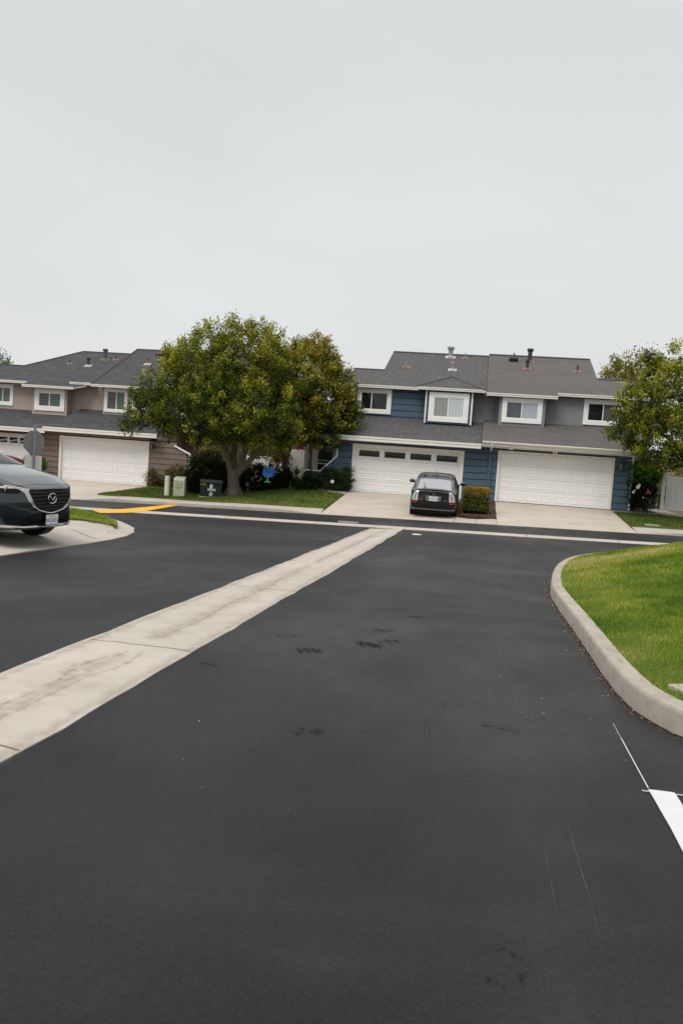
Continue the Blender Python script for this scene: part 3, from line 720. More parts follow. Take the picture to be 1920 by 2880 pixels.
for _ in range(90):
    x = random.uniform(-12, -5.5); y = 30.4-abs(random.gauss(0, .5)); pts.append((x, y, G(x, y)))
V_, F_, T_ = litter(pts, .035)
tag(np_mesh('leaf_litter', V_, F_, M['litter'], None, T_), 'fallen brown leaves over the lawn and gutter under the street tree', 'leaf litter', None, 'stuff')
pts = []
for _ in range(500):
    x = random.uniform(-.75, .7); y = random.uniform(31.7, 35.5); pts.append((x, y, Gb(x, y)))
V_, F_, T_ = litter(pts, .03)
tag(np_mesh('leaf_litter', V_, F_, M['litter'], None, T_), 'brown leaf mulch in the bed around the clipped box hedge', 'leaf litter', None, 'stuff')
pts = []
for _ in range(260):
    x = random.uniform(-11.5, -8.5); pts.append((x, 19.35+random.gauss(0, .06)-.0*x, G(x, 19.3)+.15))
V_, F_, T_ = litter(pts, .03)
tag(np_mesh('leaf_litter', V_, F_, M['litter'], None, T_), 'dry orange leaves along the edge of the corner lawn', 'leaf litter', None, 'stuff')

# road paint and marks
def flat(name, poly, mat, dz=.005, step=.8): return struct(name, drape(poly, G, dz, step, 0), mat)
flat('stall_line', wob((1.0, 1.5), (1.0, 4.58), .12, .003, 2)+wob((1.0, 4.58), (1.13, 4.57), .04, .003, 1)+wob((1.13, 4.57), (1.13, 1.5), .12, .003, 8), M['roadwhite'])
flat('stall_tick', [(.965, 4.545), (1.5, 4.53), (1.5, 4.545), (.965, 4.56)], paint('tick_white', (.42, .42, .42), .7, .3, 60), .004)
mb = MB()
def streak(pts, wd, dz=.004):
    if isinstance(mb, SM): return mb.strip(pts, wd*2.2, dz)
    for a, b in zip(pts[:-1], pts[1:]):
        a = Vector(a); b = Vector(b); nn = Vector((-(b-a).y, (b-a).x)).normalized()*wd/2
        mb.add([(p.x, p.y, G(p.x, p.y)+dz) for p in (a-nn, b-nn, b+nn, a+nn)], [(0, 1, 2, 3)])
streak([(1.005, 4.6), (1.01, 5.5)], .006); streak([(1.01, 5.5), (1.012, 5.85)], .0025)
o = mb.build('chalk_line', M['roadwhite']); o['kind'] = 'structure'
mb = SM()
for pts in ([(.2, 8.1), (.2, 6.65), (.23, 5.75)], [(.3, 8.3), (.39, 7.08), (.39, 5.5), (.4, 4.55)], [(.4, 3.87), (.4, 3.41), (.41, 2.94)], [(.43, 6.09), (.41, 5.2), (.4, 4.76)], [(.53, 4.3), (.53, 3.72), (.54, 3.22), (.53, 2.84)]): streak(pts, .0017)
mb.build('scratch_mark', mat_soft('scratch_white', (.30, .30, .30), .32, 7, .4, .62)); mb = SM(); rj = random.Random(21)
def scuff(x0, y0, x1, y1, n_, ln):
    for k in range(n_):
        s = k/n_+rj.uniform(-.03, .03); x = x0+(x1-x0)*s; y = y0+(y1-y0)*s+rj.uniform(-.05, .05)
        l_ = ln*rj.uniform(.35, 1.0); streak([(x, y), (x+rj.uniform(.015, .05), y-l_*.5), (x+rj.uniform(.04, .09), y-l_)], rj.uniform(.006, .022))
scuff(-1.5, 7.45, -1.3, 7.5, 22, .28); scuff(-1.06, 8.0, -.8, 7.95, 34, .34); scuff(-.85, 8.15, -.66, 8.25, 16, .26); scuff(-.98, 8.7, -.78, 8.8, 14, .2)
scuff(-.7, 9.8, -.54, 9.8, 12, .2); scuff(-1.85, 8.0, -1.6, 8.1, 8, .2); scuff(-2.1, 6.55, -1.95, 6.5, 8, .1); scuff(-.9, 5.05, -.86, 5.1, 4, .12); scuff(-1.0, 5.0, -.97, 5.05, 4, .1)
scuff(.1, 5.55, .35, 5.45, 10, .07)
for k in range(26):     # ring of dark tyre dabs near the camera
    a_ = rj.uniform(-2.6, 1.6); x = .19+.085*math.cos(a_)+rj.uniform(-.012, .012); y = 2.70+.10*math.sin(a_)+rj.uniform(-.012, .012)
    streak([(x, y), (x-.04*math.sin(a_)*rj.random()-.006, y+.04*math.cos(a_)*rj.random()+.004)], rj.uniform(.006, .012))
mb.build('tyre_scuff', mat_soft('scuff_dark', (.003, .003, .003), .62, 30, .35, .6)); mb = SM()
def crack(pts, wd):
    P = []
    for a, b in zip(pts[:-1], pts[1:]):
        n_ = max(2, int((Vector(b)-Vector(a)).length/.06))
        for k in range(n_): P.append((a[0]+(b[0]-a[0])*k/n_+rj.uniform(-.012, .012), a[1]+(b[1]-a[1])*k/n_+rj.uniform(-.02, .02)))
    streak(P+[pts[-1]], wd, .0035)
crack([(-2.25, 8.36), (-1.85, 8.42), (-1.33, 8.34), (-.76, 8.5), (-.28, 8.46), (-.1, 8.16), (.65, 8.45), (1.1, 8.5)], .0035)
crack([(-1.88, 8.5), (-1.88, 8.9), (-1.83, 10.11), (-1.86, 12.5), (-1.8, 14.2)], .0035)
crack([(-.16, 8.1), (-.21, 7.27), (0, 6.86), (-.05, 6.4), (-.13, 5.8), (-.21, 5.41), (-.2, 5.02), (-.14, 5.19)], .0022)
crack([(-.21, 5.4), (-.17, 5.15), (.08, 5.18), (.35, 5.45), (.63, 5.44), (.98, 5.42), (1.26, 5.69)], .003)
crack([(-1.14, 4.49), (-.46, 4.72)], .0012); crack([(.6, 4.9), (.72, 4.6), (.8, 4.3), (.82, 3.9)], .0012)
mb.build('asphalt_crack', mat_soft('crack_black', (.002, .002, .002), .55, 3, .42, .58)); mb = SM()
streak([(-4.3, 4.5), (-4.21, 7.13), (-4.17, 8.52), (-4.18, 10.3), (-4.05, 12.3), (-4.1, 14)], .04, .003)
mb.build('seam', mat_soft('seam_grey', (.09, .09, .092), .35, 2.5, .4, .65))
flat('yellow_stripe', [(-11.4, 30.47), (-11.03, 30.47), (-11.22, 27.45), (-11.96, 25.9), (-12.85, 27.15), (-12.12, 28.0)], M['yellow'], .016, .5)
mh = thing('manhole_cover', 'round rusty manhole cover set in the asphalt in front of the blue house drive', 'manhole cover', (-4.23, 28.33, G(-4.23, 28.33)))
mb = MB(); mb.lathe([(.36, .0), (.36, .012), (.30, .014)], n=28); mb.build('frame', M['conc_curb'], mh, True)
mb = MB(); mb.lathe([(.295, .0), (.295, .018), (.28, .02)], n=28); mb.build('lid', M['castiron'], mh, True)
mh = tag(thing('valve_cover', 'small pale round valve cover in the asphalt beside the gutter junction', 'valve cover', (-1.7, 25.2, G(-1.7, 25.2))), None)
mb = MB(); mb.lathe([(.14, 0), (.14, .014), (.12, .016)], n=20); mb.build('lid', M['plate'], mh, True)
# water meter box beside the kerb
mt = thing('meter_box', 'pale concrete utility meter box lid at the near corner of the kerbed lawn', 'meter box', (1.80, 6.28, G(1.6, 6.2)+KH+.004), R(-66))
mb = MB(); mb.box(-.20, .20, -.30, .30, -.1, .02); mb.build('rim', M['conc_curb'], mt, False, .012)
mb = MB(); mb.box(-.15, .15, -.25, .25, -.05, .028); mb.build('lid', M['concrete'], mt, False, .006)
st = thing('stepping_stone', 'small pale flat stone at the front edge of the side lawn', 'stone', (6.2, 31.75, Gb(6.2, 31.75)+.02))
mb = MB(); mb.prism([(-.28, -.1), (.2, -.14), (.3, .02), (.1, .15), (-.22, .12)], 2, 0, .06); mb.build('slab', M['conc_walk'], st, False, .015)
# ------------------------------------------------------------------ houses
def siding(mb, x0, x1, y, z0, z1, zref=0, pitch=.28, outline=None):
    """lap boards facing -Y, with open gaps over a backing painted dark as shade"""
    k0 = math.floor((z0-zref)/pitch)
    k = k0
    while zref+k*pitch < z1:
        a = max(z0, zref+k*pitch); b = min(z1, zref+(k+1)*pitch)
        if b-a > .03:
            g = min(.024, (b-a)*.3); a2 = a+g
            mb.add([(x0, y-.034, a2), (x1, y-.034, a2), (x1, y-.012, b), (x0, y-.012, b), (x0, y, a2), (x1, y, a2), (x1, y, b), (x0, y, b)],
                   [(0, 1, 2, 3), (0, 4, 5, 1), (3, 2, 6, 7), (0, 3, 7, 4), (1, 5, 6, 2)])
        k += 1
def shade_backing(off, parent, name, *boxes):
    mb = MB(off)
    for b in boxes: mb.box(*b)
    return mb.build(name, M['shade_backing'], parent)
def slopepoly(mb, poly, zf, thick=.09):
    n_ = len(poly)
    mb.add([(x, y, zf(x, y)) for x, y in poly]+[(x, y, zf(x, y)-thick) for x, y in poly],
           [tuple(range(n_)), tuple(range(n_, 2*n_))[::-1]]+[(i, (i+1) % n_, n_+(i+1) % n_, n_+i) for i in range(n_)])
def window(parent, off, x0, x1, z0, z1, y, panes, trim=.13, sash=.045, sub=True, mull=None):
    """trimmed sliding window on a wall facing -Y: frame (part) > sash, panes (sub-parts)"""
    mb = MB(off)
    mb.box(x0, x1, y-.05, y+.02, z1-trim, z1); mb.box(x0, x1, y-.055, y+.02, z0, z0+trim)
    mb.box(x0, x0+trim, y-.048, y+.02, z0+trim, z1-trim); mb.box(x1-trim, x1, y-.048, y+.02, z0+trim, z1-trim)
    fr = mb.build('window', M['white'], parent)
    ix0, ix1, iz0, iz1 = x0+trim, x1-trim, z0+trim, z1-trim; mid = mull if mull else (ix0+ix1)/2
    mb = MB(off)
    for a, b in ((ix0, ix0+sash), (mid-sash/2, mid+sash/2), (ix1-sash, ix1)): mb.box(a, b, y-.036, y+.015, iz0+sash, iz1-sash)
    mb.box(ix0, ix1, y-.034, y+.015, iz1-sash, iz1); mb.box(ix0, ix1, y-.038, y+.015, iz0, iz0+sash)
    mb.build('sash', M['white'], fr)
    for (a, b), m in zip(((ix0+sash, mid-sash/2), (mid+sash/2, ix1-sash)), panes):
        mb = MB(off); mb.add([(a, y-.014, iz0+sash), (b, y-.014, iz0+sash), (b, y-.014, iz1-sash), (a, y-.014, iz1-sash)], [(0, 1, 2, 3)])
        mb.build('pane', M[m], fr)
    return fr
def garage_door(parent, off, x0, x1, z0, z1, y, rows, cols, win_top=False, jamb=.14, arch=False):
    mb = MB(off)
    mb.box(x0, x0+jamb, y-.05, y+.12, z0, z1-jamb); mb.box(x1-jamb, x1, y-.05, y+.12, z0, z1-jamb); mb.box(x0, x1, y-.055, y+.12, z1-jamb, z1)
    mb.build('door_frame', M['trim'], parent)
    mb = MB(off); a0, a1, b1 = x0+jamb, x1-jamb, z1-jamb; yd = y+.07
    h = (b1-z0)/rows
    for i in range(rows):
        lo = z0+.004+i*h; hi = z0+(i+1)*h-.002
        mb.box(a0, a1, yd, yd+.04, lo, hi)
        if win_top and i == rows-1: continue
        for c in range(cols):
            w_ = (a1-a0)/cols; px0 = a0+c*w_+w_*.13; px1 = a0+(c+1)*w_-w_*.13; pz0 = lo+h*.2; pz1 = hi-h*.2
            for rr_, d, e in ((0, 0, .016), (.022, .016, .016), (.05, .016, .004)):
                pass
            q = []
            for s, d in ((0, 0), (.012, .014), (.03, .014), (.052, .003)):
                q += [(px0+s, yd-d, pz0+s), (px1-s, yd-d, pz0+s), (px1-s, yd-d, pz1-s), (px0+s, yd-d, pz1-s)]
            fs = [(j*4+k, j*4+(k+1) % 4, j*4+4+(k+1) % 4, j*4+4+k) for j in range(3) for k in range(4)]+[(12, 13, 14, 15)]
            mb.add(q, fs)
    d = mb.build('garage_door', M['doorwhite'], parent)
    if win_top:
        lo = z0+(rows-1)*h; 
        for c in range(cols):
            w_ = (a1-a0)/cols; px0 = a0+c*w_+w_*.10; px1 = a0+(c+1)*w_-w_*.10; pz0 = lo+h*.24; pz1 = lo+h*.80
            mb = MB(off); s = .035
            mb.box(px0-s, px1+s, yd-.03, yd, pz1, pz1+s); mb.box(px0-s, px1+s, yd-.032, yd, pz0-s, pz0)
            mb.box(px0-s, px0, yd-.028, yd, pz0, pz1); mb.box(px1, px1+s, yd-.028, yd, pz0, pz1)
            if arch:
                xm = (a0+a1)/2
                for t_ in (.25, .6): 
                    mb.bar((px0, yd-.012, pz0+(pz1-pz0)*(.15+t_*.4)), (px1, yd-.012, pz0+(pz1-pz0)*(.35+t_*.5)), .022)
            fr = mb.build('door_window', M['doorwhite'], d)
            mb = MB(off); mb.add([(px0, yd-.008, pz0), (px1, yd-.008, pz0), (px1, yd-.008, pz1), (px0, yd-.008, pz1)], [(0, 1, 2, 3)])
            mb.build('pane', M['pane'], fr)
    return d
def fascia(parent, off, x0, x1, y, ztop, h=.16, name='fascia', gutter=False, mat='trim'):
    mb = MB(off)
    if gutter:
        prof = [(y-.105, ztop), (y-.11, ztop-.035), (y-.085, ztop-.075), (y-.05, ztop-.11), (y-.005, ztop-.115), (y-.005, ztop-.02), (y-.08, ztop-.02), (y-.09, ztop)]
        mb.prism(prof, 0, x0, x1)
        mb.box(x0, x1, y-.003, y+.03, ztop-h-.06, ztop-.02)
    else:
        mb.box(x0, x1, y-.03, y+.01, ztop-h, ztop-h*.38); mb.box(x0-.01, x1+.01, y-.05, y+.01, ztop-h*.375, ztop)
    return mb.build(name, M[mat], parent)
def vent(parent, off, x, y, zf, h, r, mat='galv', cap=True, base='rustflash'):
    z = zf(x, y); mb = MB(off)
    mb.cyl((x, y, z-.05), (x, y, z+h), r, 12)
    if cap: mb.lathe([(r*1.15, h-.14), (r*1.5, h-.11), (r*1.5, h-.01), (r*1.1, h+.01)], (x, y, z), 12)
    v = mb.build('roof_vent', M[mat], parent, True)
    mb = MB(off); s = r+.13
    mb.add([(x-s, y-s, zf(x-s, y-s)+.012), (x+s, y-s, zf(x, y-s)+.012), (x+s, y+s, zf(x, y+s)+.012), (x-s, y+s, zf(x, y+s)+.012)], [(0, 1, 2, 3)])
    mb.lathe([(r+.06, .0), (r+.01, .06)], (x, y, z), 12)
    mb.build('flashing', M[base], v)
M['rustflash'] = paint('rust_flashing', (.22, .13, .10), .8, .3, 12)
M['paleflash'] = paint('pale_flashing', (.46, .45, .44), .6, .15, 12)
M['ventdark'] = paint('vent_dark', (.028, .03, .032), .6, .15)
M['ventpurple'] = paint('vent_slate', (.075, .075, .10), .6, .15)
def lantern(parent, off, x, y, z, h=.34):
    mb = MB(off); mb.box(x-.05, x+.05, y-.03, y+.02, z+.02, z+h*.72); mb.bar((x, y-.02, z+h*.75), (x, y-.13, z+h*.9), .02)
    mb.lathe([(.012, h), (.03, h*.93), (.085, h*.80), (.075, h*.76)], (x, y-.13, z), 10)
    mb.lathe([(.055, h*.20), (.06, h*.14), (.02, h*.02)], (x, y-.13, z), 10)
    for k in range(4):
        a = math.pi/4+k*math.pi/2; mb.bar((x+.055*math.cos(a), y-.13+.055*math.sin(a), z+h*.18), (x+.075*math.cos(a), y-.13+.075*math.sin(a), z+h*.77), .012)
    l_ = mb.build('wall_lamp', M['iron'], parent, True)
    mb = MB(off); mb.lathe([(.045, h*.2), (.062, h*.76)], (x, y-.13, z), 10); mb.build('lamp_glass', M['lampglass'], l_, True)

# ---------------- grey house (right unit)
OR = (3.2, 36.5, -.25)
gh = thing('grey_house', 'house with grey stucco upper floor, brownish grey roof and windowless white garage door', 'house', OR)
zr = lambda x, y: 4.57+.36*(y-38.3); zrl = lambda x, y: 2.25+.363*(y-35.9)
mb = MB(OR)
siding(mb, .02, .69, 36.5, -.3, 2.02, -.22); siding(mb, 5.42, 6.12, 36.5, -.3, 2.02, -.22); siding(mb, .69, 5.42, 36.5, 1.905, 2.02, -.22)
shade_backing(OR, gh, 'wall_backing', (.02, .69, 36.5, 36.62, -.3, 2.30), (5.42, 6.12, 36.5, 36.62, -.3, 2.30), (.69, 5.42, 36.5, 36.62, 1.905, 2.30))
mb.box(6.03, 6.13, 36.62, 50, -.3, 2.3)
mb.build('lower_wall', M['bluesiding'], gh)
mb = MB(OR); mb.box(.69, 5.42, 36.9, 36.95, -.3, 2.0); mb.build('garage_backing', M['dark'], gh)
mb = MB(OR); mb.box(6.10, 6.17, 36.44, 36.53, -.2, 2.0); mb.build('corner_board', M['white'], gh)
mb = MB(OR)
mb.box(.6, 6.6, 38.6, 38.75, 2.6, 4.62); mb.box(.6, 2.57, 38.0, 38.6, 3.0, 4.40)
mb.prism([(38.6, 2.6), (38.6, 4.6), (44.4, 6.70), (50.0, 4.5), (50, 2.6)], 0, 4.75, 4.85)
mb.prism([(38.6, 2.6), (38.6, 4.6), (40.8, 5.40), (43.2, 4.5), (43.2, 2.6)], 0, 6.5, 6.6)
mb.box(4.85, 6.6, 43.2, 43.3, 2.0, 4.6); mb.box(.02, 4.85, 49.9, 50, -.3, 4.6); mb.box(6.05, 6.6, 38.7, 43.3, 1.5, 2.7)
mb.build('upper_wall', M['graystucco'], gh)
mb = MB(OR)
slopepoly(mb, [(.03, 37.8), (3.04, 37.8), (3.04, 38.3), (6.9, 38.3), (6.9, 40.8), (4.95, 40.8), (4.95, 44.4), (.03, 44.4)], zr)
zb_ = lambda x, y: zr(x, 44.4)-.36*(y-44.4); slopepoly(mb, [(.03, 44.4), (4.95, 44.4), (4.95, 50.4), (.03, 50.4)], zb_)
zw_ = lambda x, y: zr(x, 40.8)-.36*(y-40.8); slopepoly(mb, [(4.95, 40.8), (6.9, 40.8), (6.9, 43.6), (4.95, 43.6)], zw_)
rf = mb.build('roof', M['shR'], gh)
mb = MB(OR)
mb.tube([(.0, 44.4, zr(0, 44.4)+.01), (4.97, 44.4, zr(0, 44.4)+.01)], .06, 6); mb.tube([(4.95, 40.8, zr(0, 40.8)+.01), (6.9, 40.8, zr(0, 40.8)+.01)], .05, 6)
mb.pieces('ridge_cap', M['ridge'], rf)
mb = MB(OR); slopepoly(mb, [(.0, 35.9), (6.55, 35.9), (6.55, 38.62), (.0, 38.62)], zrl, .10); mb.build('lower_roof', M['shR'], gh)
mb = MB(OR); mb.box(-.05, .05, 37.75, 44.4, 0, .01)
mb = MB(OR); mb.prism([(37.8, zr(0, 37.8)-.16), (44.4, zr(0, 44.4)-.16), (44.4, zr(0, 44.4)-.005), (37.8, zr(0, 37.8)-.005)], 0, .0, .028); mb.prism([(35.9, 2.06), (38.55, 3.02), (38.55, 3.19), (35.9, 2.24)], 0, -.03, -.002)
mb.prism([(40.8, zr(0, 40.8)-.12), (44.4, zr(0, 44.4)-.12), (44.4, zr(0, 44.4)-.005), (40.8, zr(0, 40.8)-.005)], 0, 4.952, 4.98)
mb.pieces('rake_board', M['ridge'], gh)
fascia(gh, OR, .0, 6.56, 35.9, 2.245, .14, 'gutter', True); fascia(gh, OR, .02, 3.04, 37.8, 4.385, .13); fascia(gh, OR, 3.045, 6.9, 38.3, 4.565, .13)
mb = MB(OR); mb.box(3.0, 3.04, 37.8, 38.3, 4.24, 4.37); mb.pieces('fascia_return', M['trim'], gh)
mb = MB(OR); mb.box(.0, 6.55, 35.93, 36.5, 2.0, 2.03); mb.pieces('soffit', M['trim'], gh)
garage_door(gh, OR, .69, 5.42, -.23, 1.905, 36.5, 4, 8, False, .10)
window(gh, OR, .73, 2.44, 3.16, 4.235, 38.0, ('pane_grey', 'pane_lightblue'), .17, .04, mull=1.57)
window(gh, OR, 4.23, 5.86, 3.29, 4.41, 38.6, ('pane', 'pane_grey'), .17, .04, mull=5.05)
sp_ = lambda x, y: zr(x, y)
vent(gh, OR, 1.98, 43.5, zr, .62, .105, 'ventdark'); vent(gh, OR, 1.82, 42.0, zr, .46, .07, 'ventdark'); vent(gh, OR, 4.16, 42.0, zr, .32, .04, 'ventdark', False)
vent(gh, OR, 1.22, 43.9, zr, .28, .035, 'ventdark', False)
mb = MB(OR); z_ = zr(1.2, 43.4); mb.box(.98, 1.42, 43.2, 43.6, z_+.06, z_+.16); mb.box(1.08, 1.32, 43.3, 43.5, z_-.1, z_+.06); mb.build('roof_ventilator', M['ventdark'], gh, False, .02)
lantern(gh, OR, 5.66, 36.47, 1.36, .42)
mb = MB(OR); mb.box(2.92, 3.1, 36.36, 36.46, 1.93, 2.0); mb.lathe([(.035, 0), (.06, -.10), (.04, -.12)], (2.94, 36.36, 1.95), 10); mb.lathe([(.035, 0), (.06, -.10), (.04, -.12)], (3.07, 36.36, 1.95), 10)
mb.build('security_light', M['trim'], gh, True)
mb = MB(OR); mb.box(1.13, 1.30, 36.36, 36.47, 1.95, 2.03); mb.build('junction_box', M['white'], gh, False, .01)
mb = MB(OR); mb.tube([(.40, 35.84, 2.14), (.40, 35.90, 2.02), (.39, 36.36, 1.93), (.38, 36.43, 1.86)], [.045]*4, 8); mb.build('gutter_outlet', M['trim'], gh, True)
mb = MB(OR); mb.box(.33, .43, 36.385, 36.462, -.22, 1.86); mb.box(.27, .41, 36.36, 36.462, -.22, -.14); mb.pieces('downspout', M['bluesiding'], gh)

# ---------------- blue house (left unit)
OB = (-3.1, 36.5, -.27)
bh = thing('blue_house', 'blue sided house with grey speckled roof and a windowed white garage door', 'house', OB)
zb = lambda x, y: 4.48+.36*(y-38.3); zbl = lambda x, y: 2.115+.357*(y-35.9)
mb = MB(OB)
siding(mb, -5.92, -5.47, 36.5, -.35, 2.0, -.24); siding(mb, -.71, .015, 36.5, -.3, 2.0, -.24); siding(mb, -5.47, -.71, 36.5, 1.79, 2.0, -.24)
shade_backing(OB, bh, 'wall_backing', (-5.92, -5.47, 36.5, 36.62, -.4, 2.2), (-.71, .015, 36.5, 36.62, -.4, 2.2), (-5.47, -.71, 36.5, 36.62, 1.79, 2.2), (-5.84, -.57, 38.6, 38.7, 2.6, 4.5), (-2.59, -.57, 38.0, 38.6, 2.9, 4.44))
# porch wing wall with the sloping top
z = -.4
for k in range(9):
    a = max(-.38, -.24+(k-1)*.28); b = -.24+k*.28
    if a >= 1.9: break
    def xl(zz): return -7.5 if zz <= .48 else (-6.82+(zz-.5)*1.0 if zz < 1.18 else -6.14)
    mid_ = a
    xa, xb = xl(a+.001), xl(b)
    mb.add([(xa, 36.466, a+.014), (-5.92, 36.466, a+.014), (-5.92, 36.488, b), (xb, 36.488, b), (xa, 36.5, a+.014), (-5.92, 36.5, a+.014), (-5.92, 36.5, b), (xb, 36.5, b)], [(0, 1, 2, 3), (0, 4, 5, 1), (3, 2, 6, 7), (0, 3, 7, 4)])
wb = MB(OB); wb.prism([(-7.5, -.4), (-7.5, .48), (-6.84, .48), (-6.14, 1.18), (-6.14, 2.2), (-5.925, 2.2), (-5.925, -.4)], 1, 36.5, 36.62); wb.build('wall_backing', M['shade_backing'], bh)
mb.box(-5.95, -5.85, 36.62, 50, -.4, 2.2)
# upper floor
siding(mb, -5.85, -2.55, 38.6, 2.6, 4.5, -.24); mb.box(-5.86, -5.845, 38.56, 38.7, 2.6, 4.5)
siding(mb, -2.6, -.56, 38.0, 2.9, 4.44, -.24)
mb.prism([(38.6, 2.0), (38.6, 4.5), (44.4, 6.6), (50.0, 4.4), (50, 2.0)], 0, -4.8, -4.7)
mb.prism([(38.6, 1.8), (38.6, 4.5), (40.8, 5.3), (43.2, 4.4), (43.2, 1.8)], 0, -5.88, -5.8)
mb.box(-5.85, -4.7, 43.2, 43.3, 1.8, 4.5); mb.box(-4.8, .02, 49.9, 50, -.3, 4.5)
mb.build('wall', M['bluesiding'], bh)
mb = MB(OB); mb.box(-5.47, -.71, 36.9, 36.95, -.35, 1.9); mb.build('garage_backing', M['dark'], bh)
mb = MB(OB); mb.box(-.57, .6, 38.6, 38.7, 2.6, 4.5); mb.box(.36, .40, 38.55, 38.6, 3.0, 4.4); mb.build('stucco_recess', M['graystucco'], bh)
mb = MB(OB); mb.box(-.61, -.545, 37.955, 38.0, 2.92, 4.38); mb.box(-2.62, -2.56, 37.955, 38.0, 2.92, 4.38)
t_ = .055
for p, q in (((-7.52, 36.44, -.3), (-7.52, 36.44, .5)), ((-7.52, 36.44, .5), (-6.83, 36.44, .5)), ((-6.83, 36.44, .5), (-6.14, 36.44, 1.19)), ((-6.14, 36.44, 1.19), (-6.14, 36.44, 1.98))): mb.bar(p, q, t_, t_, (0, 1, 0))
mb.pieces('trim_board', M['white'], bh)
mb = MB(OB)
slopepoly(mb, [(-6.3, 38.3), (.0, 38.3), (.0, 44.4), (-4.86, 44.4), (-4.86, 40.8), (-6.3, 40.8)], zb)
zbb = lambda x, y: zb(x, 44.4)-.36*(y-44.4); slopepoly(mb, [(-4.86, 44.4), (.0, 44.4), (.0, 50.4), (-4.86, 50.4)], zbb)
zbw = lambda x, y: zb(x, 40.8)-.36*(y-40.8); slopepoly(mb, [(-6.3, 40.8), (-4.86, 40.8), (-4.86, 43.6), (-6.3, 43.6)], zbw)
A_, B_, C_ = (-2.99, 37.8, 4.485), (-.13, 37.8, 4.485), (-1.56, 39.35, 5.10)
D_, E_ = (-2.99, 38.6, zb(0, 38.6)+.0), (-.13, 38.6, zb(0, 38.6)+.0)
G_ = (-1.56, 40.1, zb(0, 40.1)+.02)
mb.add([A_, B_, C_, D_, E_, G_, (-2.99, 37.8, 4.40), (-.13, 37.8, 4.40)], [(0, 1, 2), (0, 2, 5, 3), (1, 4, 5, 2), (6, 7, 1, 0)])
rf = mb.build('roof', M['shB'], bh)
mb = MB(OB)
mb.tube([(-4.88, 44.4, zb(0, 44.4)+.01), (0, 44.4, zb(0, 44.4)+.01)], .055, 6); mb.tube([(-6.3, 40.8, zb(0, 40.8)+.01), (-4.86, 40.8, zb(0, 40.8)+.01)], .045, 6)
mb.tube([A_, C_], .05, 6); mb.tube([B_, C_], .05, 6)
mb.prism([(40.8, zb(0, 40.8)-.12), (44.4, zb(0, 44.4)-.12), (44.4, zb(0, 44.4)-.005), (40.8, zb(0, 40.8)-.005)], 0, -4.89, -4.862)
mb.prism([(38.3, zb(0, 38.3)-.12), (40.8, zb(0, 40.8)-.12), (40.8, zb(0, 40.8)-.005), (38.3, zb(0, 38.3)-.005)], 0, -6.33, -6.302)
mb.pieces('ridge_cap', M['ridge'], rf)
mb = MB(OB); slopepoly(mb, [(-7.3, 35.9), (-.035, 35.9), (-.035, 38.62), (-7.3, 38.62)], zbl, .10); mb.build('lower_roof', M['shB'], bh)
fascia(bh, OB, -7.32, -.03, 35.9, 2.115, .20); fascia(bh, OB, -6.31, -3.0, 38.3, 4.475, .13); fascia(bh, OB, -2.99, -.13, 37.8, 4.475, .12); fascia(bh, OB, -.12, -.02, 38.3, 4.475, .12)
mb = MB(OB); mb.box(-2.99, -2.95, 37.8, 38.3, 4.35, 4.46); mb.box(-.17, -.13, 37.8, 38.4, 4.35, 4.46); mb.pieces('fascia_return', M['trim'], bh)
mb = MB(OB); mb.tube([(-.10, 37.78, 4.40), (-.02, 37.9, 4.34), (.04, 38.3, 4.25)], .04, 8); mb.build('gutter_outlet', M['trim'], bh, True)
mb = MB(OB); mb.box(-7.3, -.04, 35.93, 36.5, 1.90, 1.93); mb.box(-7.3, -5.95, 36.5, 38.6, 1.95, 1.99); mb.pieces('soffit', M['trim'], bh)
garage_door(bh, OB, -5.47, -.71, -.26, 1.785, 36.5, 4, 4, True, .16)
window(bh, OB, -5.74, -4.18, 3.21, 4.33, 38.565, ('pane', 'pane'), .16, .045, mull=-5.08)
window(bh, OB, -2.45, -.71, 3.0, 4.28, 37.965, ('pane_curtain', 'pane_shade'), .19, .05, mull=-1.6)
vent(bh, OB, -1.93, 43.9, zb, .52, .12, 'galv', True, 'paleflash'); vent(bh, OB, -1.18, 43.8, zb, .26, .035, 'galv', False); vent(bh, OB, -3.93, 41.6, zb, .3, .035, 'galv', False); vent(bh, OB, -1.68, 41.5, zb, .38, .07, 'galv', True, 'paleflash')
# porch window
mb = MB(OB); mb.box(-8.1, -5.95, 39.0, 39.1, -.4, 2.2); mb.build('porch_wall', M['trim'], bh)
mb = MB(OB); mb.box(-7.62, -6.55, 38.93, 39.0, -.3, 1.62); pw = mb.build('porch_door', M['white'], bh)
mb = MB(OB); mb.box(-7.43, -6.78, 38.90, 38.93, .95, 1.50); mb.box(-7.43, -6.78, 38.90, 38.93, .82, .9); mb.box(-7.43, -6.78, 38.90, 38.93, -.2, .74); mb.build('pane', M['pane'], pw)
mb = MB(OB); mb.box(-7.78, -7.62, 38.3, 38.46, -.3, 2.0); mb.build('porch_post', M['greypost'], bh)
mb = MB(OB); mb.bar((-7.72, 38.28, 1.0), (-7.86, 37.8, 1.75), .07); mb.pieces('brace', M['white'], bh)
mb = MB(OB); mb.box(-5.66, -5.6, 36.40, 36.47, 1.48, 1.66); mb.build('wall_lamp', M['iron'], bh, False, .01)

